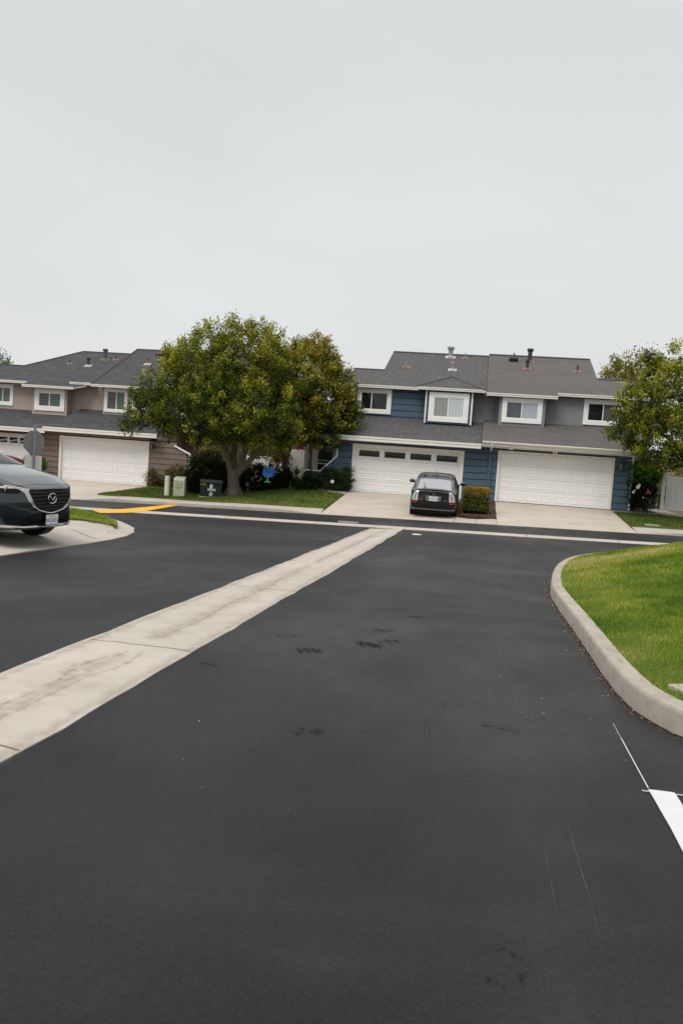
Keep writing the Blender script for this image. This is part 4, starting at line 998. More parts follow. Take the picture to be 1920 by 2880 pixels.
# ---------------- tan house (two stepped units, each a house)
def tan_unit(name, label, O): return thing(name, label, 'house', O)
OT = (-18.5, 41, -1.0)
th = tan_unit('tan_house', 'tan stucco house with windowless white garage door, left of the street tree', OT)
ztl = lambda x, y: 1.62+.338*(y-40.4); zt = lambda x, y: 4.03+.40*(y-42.5)
mb = MB(OT)
siding(mb, -22.75, -21.35, 41, -1.1, 1.7, -1.0); siding(mb, -16.45, -14.3-.75, 41, -1.1, 1.25, -1.0); siding(mb, -21.35, -16.45, 41, 1.25, 1.45, -1.0)
shade_backing(OT, th, 'wall_backing', (-22.75, -21.35, 41, 41.1, -1.1, 1.6), (-16.45, -15.06, 41, 41.1, -1.1, 1.3), (-21.35, -16.45, 41, 41.1, 1.25, 1.7))
for k in range(7):
    a = -1.0+k*.28; b = a+.28
    if a > 1: break
    xr = lambda zz: -14.33 if zz < .68 else max(-15.05, -14.33-(zz-.68)*2.0)
    mb.add([(-15.05, 40.966, a+.014), (xr(a), 40.966, a+.014), (xr(b), 40.988, b), (-15.05, 40.988, b), (-15.05, 41, a+.014), (xr(a), 41, a+.014), (xr(b), 41, b), (-15.05, 41, b)], [(0, 1, 2, 3), (0, 4, 5, 1), (1, 5, 6, 2)])
wb = MB(OT); wb.prism([(-15.05, -1.1), (-14.33, -1.1), (-14.33, .67), (-15.05, 1.03)], 1, 41.0, 41.1); wb.build('wall_backing', M['shade_backing'], th)
mb.build('lower_wall', M['tansiding'], th)
mb = MB(OT); mb.box(-21.35, -16.45, 41.4, 41.45, -1.1, 1.4); mb.build('garage_backing', M['dark'], th)
mb = MB(OT); mb.bar((-15.15, 40.94, 1.10), (-14.27, 40.94, .70), .07, .07, (0, 1, 0)); mb.bar((-14.29, 40.94, .70), (-14.29, 40.94, -1.0), .12, .10, (0, 1, 0)); mb.pieces('trim_board', M['white'], th)
mb = MB(OT)
mb.box(-22.05, -12.0, 43.6, 43.75, 1.9, 4.2); mb.box(-20.0, -17.2, 43.0, 43.6, 2.4, 4.0); mb.box(-22.05, -9.2, 45.2, 45.3, -1.1, 2.5); mb.box(-16.2, -16.1, 41.1, 45.3, -1.1, 2.4)
mb.prism([(43.6, 1.9), (43.6, 4.2), (48.9, 6.2), (54, 4.1), (54, 1.9)], 0, -12.1, -12.0); mb.box(-22, -12, 53.9, 54, -1, 4.2)
mb.build('upper_wall', M['stucco'], th)
mb = MB(OT); slopepoly(mb, [(-20.5, 42.5), (-17.0, 42.5), (-17.0, 43.1), (-11.6, 43.1), (-11.6, 48.9), (-20.7, 48.9), (-20.55, 43.1)], zt)
ztb = lambda x, y: zt(x, 48.9)-.4*(y-48.9); slopepoly(mb, [(-20.7, 48.9), (-11.6, 48.9), (-11.6, 54.5), (-20.7, 54.5)], ztb)
slopepoly(mb, [(-16.6, 43.5), (-9.0, 43.5), (-9.0, 46), (-16.6, 46)], lambda x, y: 2.2+.3*(y-43.5))
rf = mb.build('roof', M['shT'], th)
mb = MB(OT); mb.tube([(-20.7, 48.9, zt(0, 48.9)+.01), (-11.6, 48.9, zt(0, 48.9)+.01)], .05, 6); mb.tube([(-20.5, 42.55, zt(0, 42.55)+.02), (-20.7, 48.9, zt(0, 48.9)+.02)], .05, 6); mb.pieces('ridge_cap', M['ridge'], rf)
mb = MB(OT); slopepoly(mb, [(-21.95, 40.4), (-15.9, 40.4), (-15.9, 43.65), (-21.5, 43.65)], ztl, .10); mb.build('lower_roof', M['shT'], th)
fascia(th, OT, -21.95, -15.9, 40.4, 1.62, .21); fascia(th, OT, -20.5, -17.0, 42.5, 4.02, .13); fascia(th, OT, -22.0, -20.45, 43.1, 4.1, .13); fascia(th, OT, -17.0, -11.6, 43.1, 4.26, .13)
mb = MB(OT); mb.box(-21.98, -21.94, 40.4, 41.0, 1.42, 1.6); mb.pieces('fascia_return', M['trim'], th)
mb = MB(OT); mb.box(-21.9, -15.9, 40.43, 41, 1.40, 1.42); mb.pieces('soffit', M['trim'], th)
garage_door(th, OT, -21.32, -16.48, -1.02, 1.22, 41, 4, 8, False, .12)
window(th, OT, -19.93, -18.63, 2.62, 3.87, 43.0, ('pane_blind2', 'pane_blind'), .13, .05, mull=-19.25)
window(th, OT, -18.36, -17.3, 2.80, 3.87, 43.0, ('pane', 'pane_grey'), .11, .04)
vent(th, OT, -18.9, 48.3, zt, .25, .035, 'ventdark', False); vent(th, OT, -18.95, 46.2, zt, .42, .06, 'rustflash', True, 'paleflash')
mb = MB(OT); z_ = zt(0, 48.0); mb.box(-19.2, -18.5, 47.8, 48.1, z_+.05, z_+.13); mb.build('roof_ventilator', M['rustflash'], th, False, .01)
lantern(th, OT, -16.3, 40.97, .84, .30)
mb = MB(OT); mb.box(-12.3, -11.2, 45.1, 45.2, -1, 1.4); mb.build('entry_door', M['tansiding'], th)

OL = (-26, 41, -1.0)
tl_ = tan_unit('tan_house', 'tan stucco house at the left edge with fan light panes in its garage door', OL)
zll = lambda x, y: 1.5+.30*(y-40.4); zl = lambda x, y: 4.0+.40*(y-43.1)
mb = MB(OL); mb.box(-22.95, -22.76, 41, 41.1, -1.1, 1.5); siding(mb, -22.95, -22.76, 41, -1.1, 1.4, -1.0); mb.box(-29.5, -22.9, 41.0, 41.1, 1.16, 1.5); mb.build('lower_wall', M['tansiding'], tl_)
mb = MB(OL); mb.box(-28, -22.9, 41.4, 41.45, -1.1, 1.3); mb.build('garage_backing', M['dark'], tl_)
mb = MB(OL); mb.box(-34, -22.06, 43.6, 43.75, 1.9, 4.1); mb.box(-24.05, -22.05, 43.0, 43.6, 2.2, 3.78); mb.box(-34, -22.1, 53.5, 53.6, -1, 4); mb.box(-34, -33.9, 43.7, 53.5, -1, 4)
mb.build('upper_wall', M['stucco'], tl_)
mb = MB(OL)
slopepoly(mb, [(-34.5, 43.1), (-24.42, 43.1), (-24.42, 42.55), (-21.5, 42.55), (-21.1, 43.1), (-20.62, 43.1), (-20.75, 48.8), (-24.1, 48.8), (-26.05, 45.55), (-27.3, 45.55), (-28.6, 43.4), (-34.5, 43.4)], zl)
zlb = lambda x, y: zl(x, 48.8)-.4*(y-48.8); slopepoly(mb, [(-24.1, 48.8), (-20.75, 48.8), (-20.75, 54), (-24.1, 54)], zlb)
mb.add([(-24.1, 48.8, zl(0, 48.8)), (-26.05, 45.55, zl(0, 45.55)), (-29, 49, 4.2), (-24.1, 54, 4.2)], [(0, 1, 2, 3)])
mb.add([(-27.3, 45.55, zl(0, 45.55)), (-26.05, 45.55, zl(0, 45.55)), (-29, 49, 4.2), (-33, 47, 4.2), (-28.6, 43.4, zl(0, 43.4))], [(0, 1, 2, 3, 4)])
rf = mb.build('roof', M['shT'], tl_)
mb = MB(OL); mb.tube([(-24.1, 48.8, zl(0, 48.8)+.01), (-20.75, 48.8, zl(0, 48.8)+.01)], .05, 6); mb.tube([(-24.1, 48.8, zl(0, 48.8)+.01), (-26.05, 45.55, zl(0, 45.55)+.01), (-27.3, 45.55, zl(0, 45.55)+.01)], .05, 6); mb.pieces('ridge_cap', M['ridge'], rf)
mb = MB(OL); slopepoly(mb, [(-30, 40.4), (-21.85, 40.4), (-21.45, 43.65), (-30, 43.65)], zll, .10); mb.build('lower_roof', M['shT'], tl_)
fascia(tl_, OL, -30, -21.86, 40.4, 1.5, .21); fascia(tl_, OL, -34.5, -24.42, 43.1, 4.0, .13); fascia(tl_, OL, -24.42, -21.5, 42.55, 3.80, .13)
mb = MB(OL); mb.bar((-21.5, 42.55, 3.73), (-21.08, 43.12, 3.92), .12, .05); mb.pieces('fascia_return', M['trim'], tl_)
garage_door(tl_, OL, -27.8, -22.93, -1.02, 1.16, 41, 4, 8, True, .10, True)
window(tl_, OL, -26.75, -25.5, 2.64, 3.80, 43.6, ('pane_blind', 'pane_blind'), .16, .05)
window(tl_, OL, -23.9, -22.18, 2.48, 3.66, 43.0, ('pane_blind2', 'pane_blind'), .21, .05, mull=-23.05)
vent(tl_, OL, -22.1, 47.5, zl, .62, .105, 'ventpurple'); vent(tl_, OL, -21.49, 47.6, zl, .24, .035, 'ventdark', False); vent(tl_, OL, -22.5, 46.2, zl, .48, .07, 'ventdark', True, 'paleflash'); vent(tl_, OL, -23.73, 46.4, zl, .22, .03, 'ventdark', False)

# ------------------------------------------------------------------ fences, gate, patio bits
def board_fence(name, label, x0, x1, y, z0, ztop, bw=.14, rails=True, group=None):
    o = thing(name, label, 'fence', ((x0+x1)/2, y, z0)); off = o.location; n_ = max(2, round((x1-x0)/bw)); bw = (x1-x0)/n_
    mb = MB(off); rnd = random.Random(int(x0*100))
    for i in range(n_):
        a = x0+i*bw+.004; b = x0+(i+1)*bw-.004; h = ztop+rnd.uniform(-.012, .012); c = bw*.18
        mb.prism([(a, z0+rnd.uniform(.0, .03)), (b, z0+.01), (b, h-c), (b-c, h), (a+c, h), (a, h-c)], 1, y-.012-rnd.uniform(0, .004), y+.012)
    mb.build('boards', M['fence'], o)
    if rails:
        mb = MB(off)
        for zz in (z0+.3, ztop-.35): mb.box(x0, x1, y+.013, y+.06, zz, zz+.09)
        mb.build('rail', M['fence'], o)
    return o
board_fence('board_fence', 'tall white board fence with a gate latch between the tan and blue houses', -9.2, -7.95, 40, -.26, 1.34, .155)
mb = MB((-8.1, 40, .5)); mb.box(-8.12, -8.06, 39.96, 39.987, .45, .68); mb.build('latch', M['iron'], bpy.data.objects['board_fence'])
board_fence('board_fence', 'low white board fence behind the trunk of the rear tree', -11.4, -9.25, 40.6, -.35, .9, .15)
o = board_fence('board_fence', 'white dog eared board fence at the right edge behind the side lawn', 7.62, 13, 36.95, -.1, 1.33, .205)
rp_ = thing('rust_panel', 'rust red board panel showing above the tall white fence under the tree', 'panel', (-8.3, 41.5, 0))
mb = MB(rp_.location); mb.box(-9.0, -7.7, 41.5, 41.56, 1.0, 2.0); mb.build('board', M['rust'], rp_); mb = MB(rp_.location); mb.box(-8.95, -8.85, 41.56, 41.66, -.3, 2.0); mb.build('post', M['rust'], rp_)
gp = thing('gate_post', 'white square gate post with moulded cap and base beside the right fence', 'post', (7.41, 36.5, -.1))
mb = MB(gp.location); mb.box(7.345, 7.475, 36.43, 36.56, -.1, 1.56); mb.build('shaft', M['white'], gp, False, .006)
mb = MB(gp.location); mb.box(7.315, 7.505, 36.40, 36.59, 1.56, 1.65); mb.prism([(7.33, 1.65), (7.49, 1.65), (7.41, 1.76)], 1, 36.45, 36.54); mb.build('cap', M['white'], gp)
mb = MB(gp.location); mb.box(7.325, 7.495, 36.41, 36.58, -.1, .06); mb.box(7.325, 7.495, 36.41, 36.58, .55, .64); mb.build('base', M['white'], gp, False, .006)
gt = thing('garden_gate', 'small low bronze bar gate beside the white gate post', 'gate', (7.2, 36.5, -.08))
mb = MB(gt.location); mb.box(7.06, 7.34, 36.47, 36.51, .5, .56); mb.box(7.06, 7.34, 36.47, 36.51, -.03, .06); mb.box(7.06, 7.10, 36.48, 36.52, .06, .5); mb.box(7.29, 7.34, 36.48, 36.52, -.08, .66); mb.build('frame', M['iron'], gt)
for i in range(5):
    mb = MB(gt.location); x = 7.125+i*.038; mb.box(x-.007, x+.007, 36.485, 36.50, .06, .5); mb.build('bar', M['iron'], gt)
gp2 = thing('arbor_post', 'grey timber arbor post rising behind the low bronze gate', 'post', (7.13, 37.0, -.1))
mb = MB(gp2.location); mb.box(7.13, 7.24, 36.9, 37.02, -.1, 2.3); mb.build('shaft', M['greypost'], gp2); mb = MB(gp2.location); mb.box(6.6, 8.0, 36.92, 37.0, 2.2, 2.34); mb.build('beam', M['greypost'], gp2)
gp3 = thing('gate_post', 'plain white gate post half hidden by the rose bush', 'post', (7.04, 36.6, -.1))
mb = MB(gp3.location); mb.box(7.0, 7.09, 36.58, 36.68, -.1, 1.1); mb.build('shaft', M['white'], gp3); mb = MB(gp3.location); mb.box(6.985, 7.105, 36.565, 36.695, 1.1, 1.14); mb.build('cap', M['white'], gp3)

# ------------------------------------------------------------------ street furniture
bl = thing('bollard', 'cream round marker post with a seam standing beside the pale green cabinet', 'bollard', (-12.83, 34.05, Gb(-12.83, 34.05)))
mb = MB(); mb.lathe([(.105, 0), (.105, .19), (.11, .195), (.11, .2), (.103, .205), (.103, .80), (.108, .805), (.108, .84), (.09, .86)], n=20); mb.build('tube', M['cream'], bl, True)
cb_ = thing('utility_cabinet', 'pale green louvred utility cabinet with a yellow warning label on the lawn', 'utility cabinet', (-12.30, 34.15, Gb(-12.3, 34.1)), R(8))
mb = MB(); mb.add([(-.24, -.2, 0), (.24, -.2, 0), (.24, .24, 0), (-.24, .24, 0), (-.245, -.2, .72), (.22, -.2, .72), (.20, .2, .86), (-.235, .2, .86), (-.245, -.14, .80), (.22, -.14, .80)],
    [(3, 2, 1, 0), (0, 1, 5, 4), (4, 5, 9, 8), (8, 9, 6, 7), (2, 3, 7, 6), (1, 2, 6, 9, 5), (3, 0, 4, 8, 7)]); mb.build('housing', M['cabgreen'], cb_, False, .01)
for i in range(5):
    mb = MB(); z_ = .44+i*.052; mb.add([(-.18, -.205, z_), (.12, -.205, z_), (.12, -.222, z_+.012), (-.18, -.222, z_+.012), (.12, -.205, z_+.03), (-.18, -.205, z_+.03)], [(0, 1, 2, 3), (3, 2, 4, 5), (0, 3, 5), (1, 4, 2)]); mb.build('louvre', M['cabgreen'], cb_)
mb = MB(); mb.add([(-.035, -.212, .39+.065), (-.10, -.212, .39), (-.035, -.212, .325), (.03, -.212, .39)], [(0, 1, 2, 3)]); wl = mb.build('warning_label', M['orange'], cb_)
mb = MB(); mb.add([(-.035, -.215, .43), (-.055, -.215, .385), (-.04, -.215, .385), (-.045, -.215, .35), (-.02, -.215, .40), (-.033, -.215, .40)], [(0, 1, 2, 3, 4, 5)]); mb.build('symbol', M['black'], wl)
tf = thing('transformer_box', 'dark green transformer box with white stickers in front of the street tree', 'transformer box', (-10.9, 34.1, Gb(-10.9, 34)), R(17))
mb = MB(); mb.add([(-.47, -.3, .06), (.40, -.3, .06), (.40, .34, .06), (-.47, .34, .06), (-.47, -.3, .62), (.40, -.3, .62), (.40, .34, .70), (-.47, .34, .70)], [(3, 2, 1, 0), (0, 1, 5, 4), (4, 5, 6, 7), (1, 2, 6, 5), (2, 3, 7, 6), (3, 0, 4, 7)]); mb.build('housing', M['boxgreen'], tf, False, .018)
mb = MB(); mb.add([(-.49, -.33, .62), (.42, -.33, .62), (.42, .36, .70), (-.49, .36, .70), (-.49, -.33, .645), (.42, -.33, .645), (.42, .36, .73), (-.49, .36, .73)], [(3, 2, 1, 0), (0, 1, 5, 4), (4, 5, 6, 7), (1, 2, 6, 5), (2, 3, 7, 6), (3, 0, 4, 7)]); mb.build('lid', M['boxgreen'], tf)
mb = MB(); mb.box(-.50, .43, -.34, .37, -.12, .055); mb.build('plinth', M['conc_curb'], tf)
fy = -.306
def sticker(name, poly, mat, dy=0, par=None):
    mb = MB(); mb.add([(x, fy-dy, z) for x, z in poly], [tuple(range(len(poly)))]); return mb.build(name, M[mat], par or tf)
sk = sticker('sticker', [(-.09, .40), (.035, .40), (.035, .575), (-.09, .575)], 'sticker', .014); sticker('sticker_header', [(-.09, .545), (.035, .545), (.035, .578), (-.09, .578)], 'stickerblue', .017, sk)
sk2 = sticker('sticker', [(-.17, .305), (.15, .295), (.15, .39), (-.17, .40)], 'sticker', .016)
mb = MB()
for zz in (.325, .345, .365): mb.box(-.13, .11, fy-.0185, fy-.0175, zz, zz+.006)
mb.build('print_line', M['platetext'], sk2)
dp = [(-.03+.075*math.sin(a)*(1 if abs(a) > .01 else 1), .155-.075*math.cos(a)) for a in [k*.3 for k in range(-8, 9)]]; dp = dp[:]+[(-.03, .285)]
ds = sticker('sticker', dp, 'sticker', .014)
sticker('sticker_dot', [(-.03+.03*math.cos(a*.628), .155+.03*math.sin(a*.628)) for a in range(10)], 'boxgreen', .017, ds)
mb = MB(); text_mb('N2S8', .10, lambda u, v: (-.36+u, fy-.013, .55+v), mb); mb.build('stencil_number', M['orange'], tf)

SX, SY = -14.42, 26.0; SG = G(SX, SY)+.12
sg = thing('stop_sign', 'back of an octagonal stop sign on a galvanised post above a white plate', 'road sign', (SX, SY, SG), R(63))   # local +y is the way the sign faces
mb = MB(); mb.box(-.03, .03, -.03, .0, -.2, 2.62); mb.box(-.042, -.03, -.045, 0, -.2, 2.62); mb.box(.03, .042, -.045, 0, -.2, 2.62); mb.build('post', M['galv'], sg)
cz = 1.05-SG
oct_ = [(.412*math.cos(R(22.5+45*k)), cz+.412*math.sin(R(22.5+45*k))) for k in range(8)]
mb = MB(); mb.prism(oct_, 1, .004, .008); ob_ = mb.build('octagon_plate', M['signback'], sg)
mb = MB(); mb.prism(oct_, 1, .0085, .0095); mb.build('octagon_face', paint('sign_red', (.45, .02, .02), .4), ob_)
mb = MB(); text_mb('STOP', .27, lambda u, v: (-u, .0105, cz+v), mb); mb.build('lettering', M['plate'], ob_)
pz0, pz1 = cz-1.08, cz-.43
mb = MB(); rc = []
for cx_, cz_, a0 in ((.27, pz1-.05, 0), (-.27, pz1-.05, 90), (-.27, pz0+.05, 180), (.27, pz0+.05, 270)):
    rc += [(cx_+.05*math.cos(R(a0+k*30)), cz_+.05*math.sin(R(a0+k*30))) for k in range(4)]
mb.prism(rc, 1, .004, .008); mb.build('lower_plate', paint('plate_pale_back', (.56, .565, .565), .5, .06), sg)

# hanging toddler swing
sw = thing('swing', 'blue toddler swing seat with green foot rest hanging by ropes from the tree', 'swing', (-8.65, 34.6, .15))
mb = MB()
sh = [(-.20, .34), (-.215, .12), (-.17, .02), (-.06, -.03), (.06, -.03), (.17, .02), (.215, .12), (.20, .34), (.14, .345), (.13, .2), (.05, .16), (-.05, .16), (-.13, .2), (-.14, .345)]
mb.prism(sh, 1, -.15, -.10); mb.build('seat_front', M['swingblue'], sw, False, .012)
mb = MB(); mb.add([(-.21, -.12, .10), (.21, -.12, .10), (.18, .16, .04), (-.18, .16, .04), (-.21, -.12, .02), (.21, -.12, .02), (.16, .16, -.02), (-.16, .16, -.02)], [(0, 1, 2, 3), (7, 6, 5, 4), (0, 4, 5, 1), (1, 5, 6, 2), (2, 6, 7, 3), (3, 7, 4, 0)]); mb.prism([(-.2, .02), (.2, .02), (.19, .36), (.12, .42), (-.12, .42), (-.19, .36)], 1, .12, .17); mb.build('seat', M['swingblue'], sw, False, .012)
mb = MB(); mb.prism([(-.03, -.02), (.03, -.02), (.035, -.16), (.13, -.20), (.13, -.235), (-.13, -.235), (-.13, -.20), (-.035, -.16)], 1, -.16, -.11); mb.build('foot_rest', M['swinggreen'], sw, False, .006)
for s in (-1, 1):
    mb = MB(); mb.tube([(s*.18, -.1, .32), (s*.10, 0, .9), (s*.05, 0, 1.7)], .013, 6); mb.tube([(s*.18, .14, .38), (s*.10, .02, .9)], .013, 6); mb.build('rope', M['rope'], sw)

# ornament behind the bollard, small garden pot
gn = thing('garden_ornament', 'small orange and blue painted ornament behind the cream bollard', 'ornament', (-13.2, 36.6, Gb(-13.2, 36.6)))
mb = MB(); mb.lathe([(.13, 0), (.15, .05), (.14, .2), (.11, .22)], n=14); mb.build('base', M['swingblue'], gn, True)
mb = MB(); mb.lathe([(.11, .22), (.13, .3), (.12, .44), (.06, .5)], n=14); mb.build('body', M['orange'], gn, True)
mb = MB(); mb.ball((0, 0, .58), .085); mb.build('head', M['stickerblue'], gn, True)
# ------------------------------------------------------------------ vehicles
def pchip(xs, ys, q):
    xs = np.array(xs, float); ys = np.array(ys, float); h = np.diff(xs); d = np.diff(ys)/h; n_ = len(xs); m = np.zeros(n_)
    for i in range(1, n_-1):
        if d[i-1]*d[i] > 0:
            w1 = 2*h[i]+h[i-1]; w2 = h[i]+2*h[i-1]; m[i] = (w1+w2)/(w1/d[i-1]+w2/d[i])
    m[0], m[-1] = d[0], d[-1]
    i = np.clip(np.searchsorted(xs, q)-1, 0, n_-2); t_ = (q-xs[i])/h[i]
    return (2*t_**3-3*t_**2+1)*ys[i]+(t_**3-2*t_**2+t_)*h[i]*m[i]+(-2*t_**3+3*t_**2)*ys[i+1]+(t_**3-t_**2)*h[i]*m[i+1]
def car_body(st, dens=4):
    """st rows: x, zb, W, zw, Ws, zs, Wt, zt, d ; returns verts, faces of a closed lofted shell"""
    st = sorted(st); S = np.array(st, float); xs = S[:, 0]
    q = np.concatenate([np.linspace(a, b, dens, endpoint=False) for a, b in zip(xs[:-1], xs[1:])]+[[xs[-1]]])
    P = np.stack([pchip(xs, S[:, j], q) for j in range(1, 9)], 1)
    V = []; n_ring = None
    for x, (zb, W, zw, Ws, zs, Wt, zt, d) in zip(q, P):
        cp = [(0, zb), (.72*W, zb), (.955*W, zb+.06), (W, zw), (.5*(W+Ws)*1.004, zw+(zs-zw)*.62), (Ws, zs), (Wt+(Ws-Wt)*.18, zt-d-(zt-d-zs)*.12), (Wt, zt-d), (.62*Wt, zt-.22*d), (0, zt)]
        ring = [tuple(c) for c in catmull(cp, 4)]
        full = [(x, -y, z) for y, z in ring]+[(x, y, z) for y, z in ring[-2:0:-1]]
        n_ring = len(full); V += full
    Fc = []; m = len(q)
    for i in range(m-1):
        for k in range(n_ring): Fc.append((i*n_ring+k, i*n_ring+(k+1) % n_ring, (i+1)*n_ring+(k+1) % n_ring, (i+1)*n_ring+k))
    Fc += [tuple(range(n_ring))[::-1], tuple((m-1)*n_ring+k for k in range(n_ring))]
    return V, Fc
class Skin:
    def __init__(s, V, Fc):
        bm = bmesh.new(); vs = [bm.verts.new(v) for v in V]
        for f_ in Fc:
            try: bm.faces.new([vs[i] for i in f_])
            except ValueError: pass
        bmesh.ops.triangulate(bm, faces=bm.faces[:]); s.t = BVHTree.FromBMesh(bm); bm.free()
    def hit(s, ax, sgn, a, b):
        """first hit of a ray coming from the +sgn side of axis ax; a,b are the two other coordinates in order"""
        o = [0, 0, 0]; d = [0, 0, 0]; oth = [i for i in range(3) if i != ax]
        o[ax] = 9*sgn; d[ax] = -sgn; o[oth[0]] = a; o[oth[1]] = b
        h = s.t.ray_cast(Vector(o), Vector(d))
        return h[0] if h[0] is not None else None
    def decal(s, ax, sgn, poly, off=.006, res=.04, mb=None):
        bm = bmesh.new(); bm.faces.new([bm.verts.new((p[0], p[1], 0)) for p in poly])
        for k in (0, 1):
            lo = min(p[k] for p in poly); hi = max(p[k] for p in poly); n_ = int((hi-lo)/res)
            for i in range(1, n_+1):
                c = [0, 0, 0]; nn = [0, 0, 0]; c[k] = lo+i*(hi-lo)/(n_+1); nn[k] = 1
                bmesh.ops.bisect_plane(bm, geom=bm.verts[:]+bm.edges[:]+bm.faces[:], plane_co=c, plane_no=nn, dist=1e-5)
        mb = mb or MB(); vs = []; last = None; ok = True
        bm.verts.ensure_lookup_table(); bm.verts.index_update()
        hits = [s.hit(ax, sgn, v.co.x, v.co.y) for v in bm.verts]
        vals = [h[ax] for h in hits if h is not None]; dflt = (min(vals) if sgn > 0 else max(vals)) if vals else 0
        for v, h in zip(bm.verts, hits):
            p = [0, 0, 0]; oth = [i for i in range(3) if i != ax]; p[oth[0]] = v.co.x; p[oth[1]] = v.co.y
            p[ax] = (h[ax] if h is not None else dflt)+sgn*off; vs.append(tuple(p))
        mb.add(vs, [tuple(v.index for v in f_.verts) for f_ in bm.faces]); bm.free(); return mb
    def path(s, ax, sgn, pts, off=.006, step=.04):
        out = []; last = None
        for a, b in zip(pts[:-1], pts[1:]):
            n_ = max(1, int(math.hypot(b[0]-a[0], b[1]-a[1])/step))
            for k in range(n_): out.append((a[0]+(b[0]-a[0])*k/n_, a[1]+(b[1]-a[1])*k/n_))
        out.append(pts[-1]); res = []
        oth = [i for i in range(3) if i != ax]
        for p in out:
            h = s.hit(ax, sgn, *p)
            if h is None: continue
            q = [0, 0, 0]; q[oth[0]] = p[0]; q[oth[1]] = p[1]; q[ax] = h[ax]+sgn*off; res.append(tuple(q))
        return res
def rrect(cx, cz, w_, h_, r_):
    o = []
    for sx_, sz_, a0 in ((1, 1, 0), (-1, 1, 90), (-1, -1, 180), (1, -1, 270)):
        o += [(cx+sx_*(w_/2-r_)+r_*math.cos(R(a0+30*k)), cz+sz_*(h_/2-r_)+r_*math.sin(R(a0+30*k))) for k in range(4)]
    return o
def wheel(car, x, y, r_, w_, side, body_y, lift=0):
    c = (x, y, r_+lift); mb = MB()
    mb.lathe([(r_*.70, -w_/2), (r_*.93, -w_/2), (r_, -w_*.36), (r_, w_*.36), (r_*.93, w_/2), (r_*.70, w_/2)], c, 28, 'y')
    wh = mb.build('wheel', M['tyre'], car, True)
    mb = MB(); yo = side*w_*.40
    mb.lathe([(r_*.70, yo*.9), (r_*.66, yo*1.1), (r_*.12, yo*.9), (.02, yo*.9)][::1], c, 28, 'y')
    for k in range(7):
        a = 2*math.pi*k/7; mb.bar((c[0]+.05*math.cos(a), c[1]+yo*1.15, c[2]+.05*math.sin(a)), (c[0]+r_*.66*math.cos(a), c[1]+yo*1.22, c[2]+r_*.66*math.sin(a)), .05, .03, (0, 1, 0))
    mb.build('rim', M['alloy'], wh, False)
    return wh
def arch(car, x, r_, W, z):
    mb = MB()
    for s in (-1, 1): mb.lathe([(r_*1.17, s*(W-.22)), (r_*1.17, s*(W+.004)), (.02, s*(W+.004))], (x, 0, z), 28, 'y')
    mb.build('wheel_arch', M['black'], car, True)

# ---- dark blue car at the left
suv_st = [(-5.06, .55, .72, .75, .66, .95, .5, 1.02, .03), (-4.98, .36, .86, .72, .80, 1.02, .6, 1.28, .05), (-4.75, .30, .94, .72, .88, 1.08, .60, 1.58, .07), (-4.3, .25, .97, .7, .92, 1.10, .64, 1.69, .08),
    (-3.2, .24, .985, .68, .94, 1.10, .68, 1.735, .08), (-2.5, .24, .985, .68, .94, 1.09, .68, 1.71, .08), (-2.05, .24, .985, .68, .935, 1.10, .69, 1.66, .08), (-1.6, .24, .985, .68, .93, 1.11, .74, 1.475, .07), (-1.24, .24, .985, .67, .925, 1.12, .79, 1.32, .06), (-1.13, .24, .985, .67, .92, 1.115, .80, 1.265, .04),
    (-.95, .24, .985, .66, .915, 1.10, .79, 1.235, .04), (-.7, .24, .965, .65, .90, 1.06, .76, 1.19, .04), (-.45, .24, .925, .65, .86, 1.03, .72, 1.135, .04), (-.30, .25, .86, .66, .79, .995, .66, 1.085, .04), (-.17, .26, .755, .67, .695, .955, .60, 1.035, .035), (-.06, .30, .61, .68, .56, .90, .51, .985, .03), (.0, .42, .50, .69, .46, .82, .42, .94, .03)]
suv = thing('parked_car', 'dark blue crossover with large black grille and chrome surround at the left edge', 'car', (-7.47, 14.12, -.512), R(-10))
suv.scale = (1.06, 1.06, 1.06)
Vb, Fb = car_body(suv_st, 5); skin = Skin(Vb, Fb)
mb = MB(); mb.add(Vb, Fb); mb.build('body', M['suv'], suv, True, 0, 50)
front = lambda poly, mat, name, off=.006, par=None, res=.035: skin.decal(0, 1, poly, off, res).build(name, M[mat], par or suv, True)
gr_o = [(-.50, .935), (.50, .935), (.535, .90), (.50, .80), (.42, .68), (.30, .60), (.10, .555), (0, .545), (-.10, .555), (-.30, .60), (-.42, .68), (-.50, .80), (-.535, .90)]
front(gr_o, 'black', 'grille', .008)
gri = bpy.context.scene.objects['grille']
for zz in (.885, .825, .765, .705, .648, .60):
    hw = .49 if zz > .8 else (.44 if zz > .74 else (.38 if zz > .69 else (.30 if zz > .62 else .2)))
    p_ = skin.path(0, 1, [(-hw, zz), (hw, zz)], .014, .08)
    mb = MB(); mb.tube(p_, .004, 6); mb.build('slat', M['iron'], gri, True)
# chrome surround: broad wing at the sides, thin under the grille
for s in (-1, 1):
    wing = [(s*.50, .945), (s*.62, .955), (s*.80, .985), (s*.80, .972), (s*.655, .938), (s*.585, .87), (s*.54, .75), (s*.44, .635), (s*.31, .572), (s*.30, .60), (s*.41, .68), (s*.49, .80), (s*.52, .895)]
    front(wing, 'satin', 'grille_surround', .016)
p_ = skin.path(0, 1, [(-.43, .65), (-.31, .585), (-.10, .54), (0, .53), (.10, .54), (.31, .585), (.43, .65)], .014, .05)
mb = MB(); mb.tube(p_, .017, 8); mb.build('grille_surround', M['chrome'], suv, True)
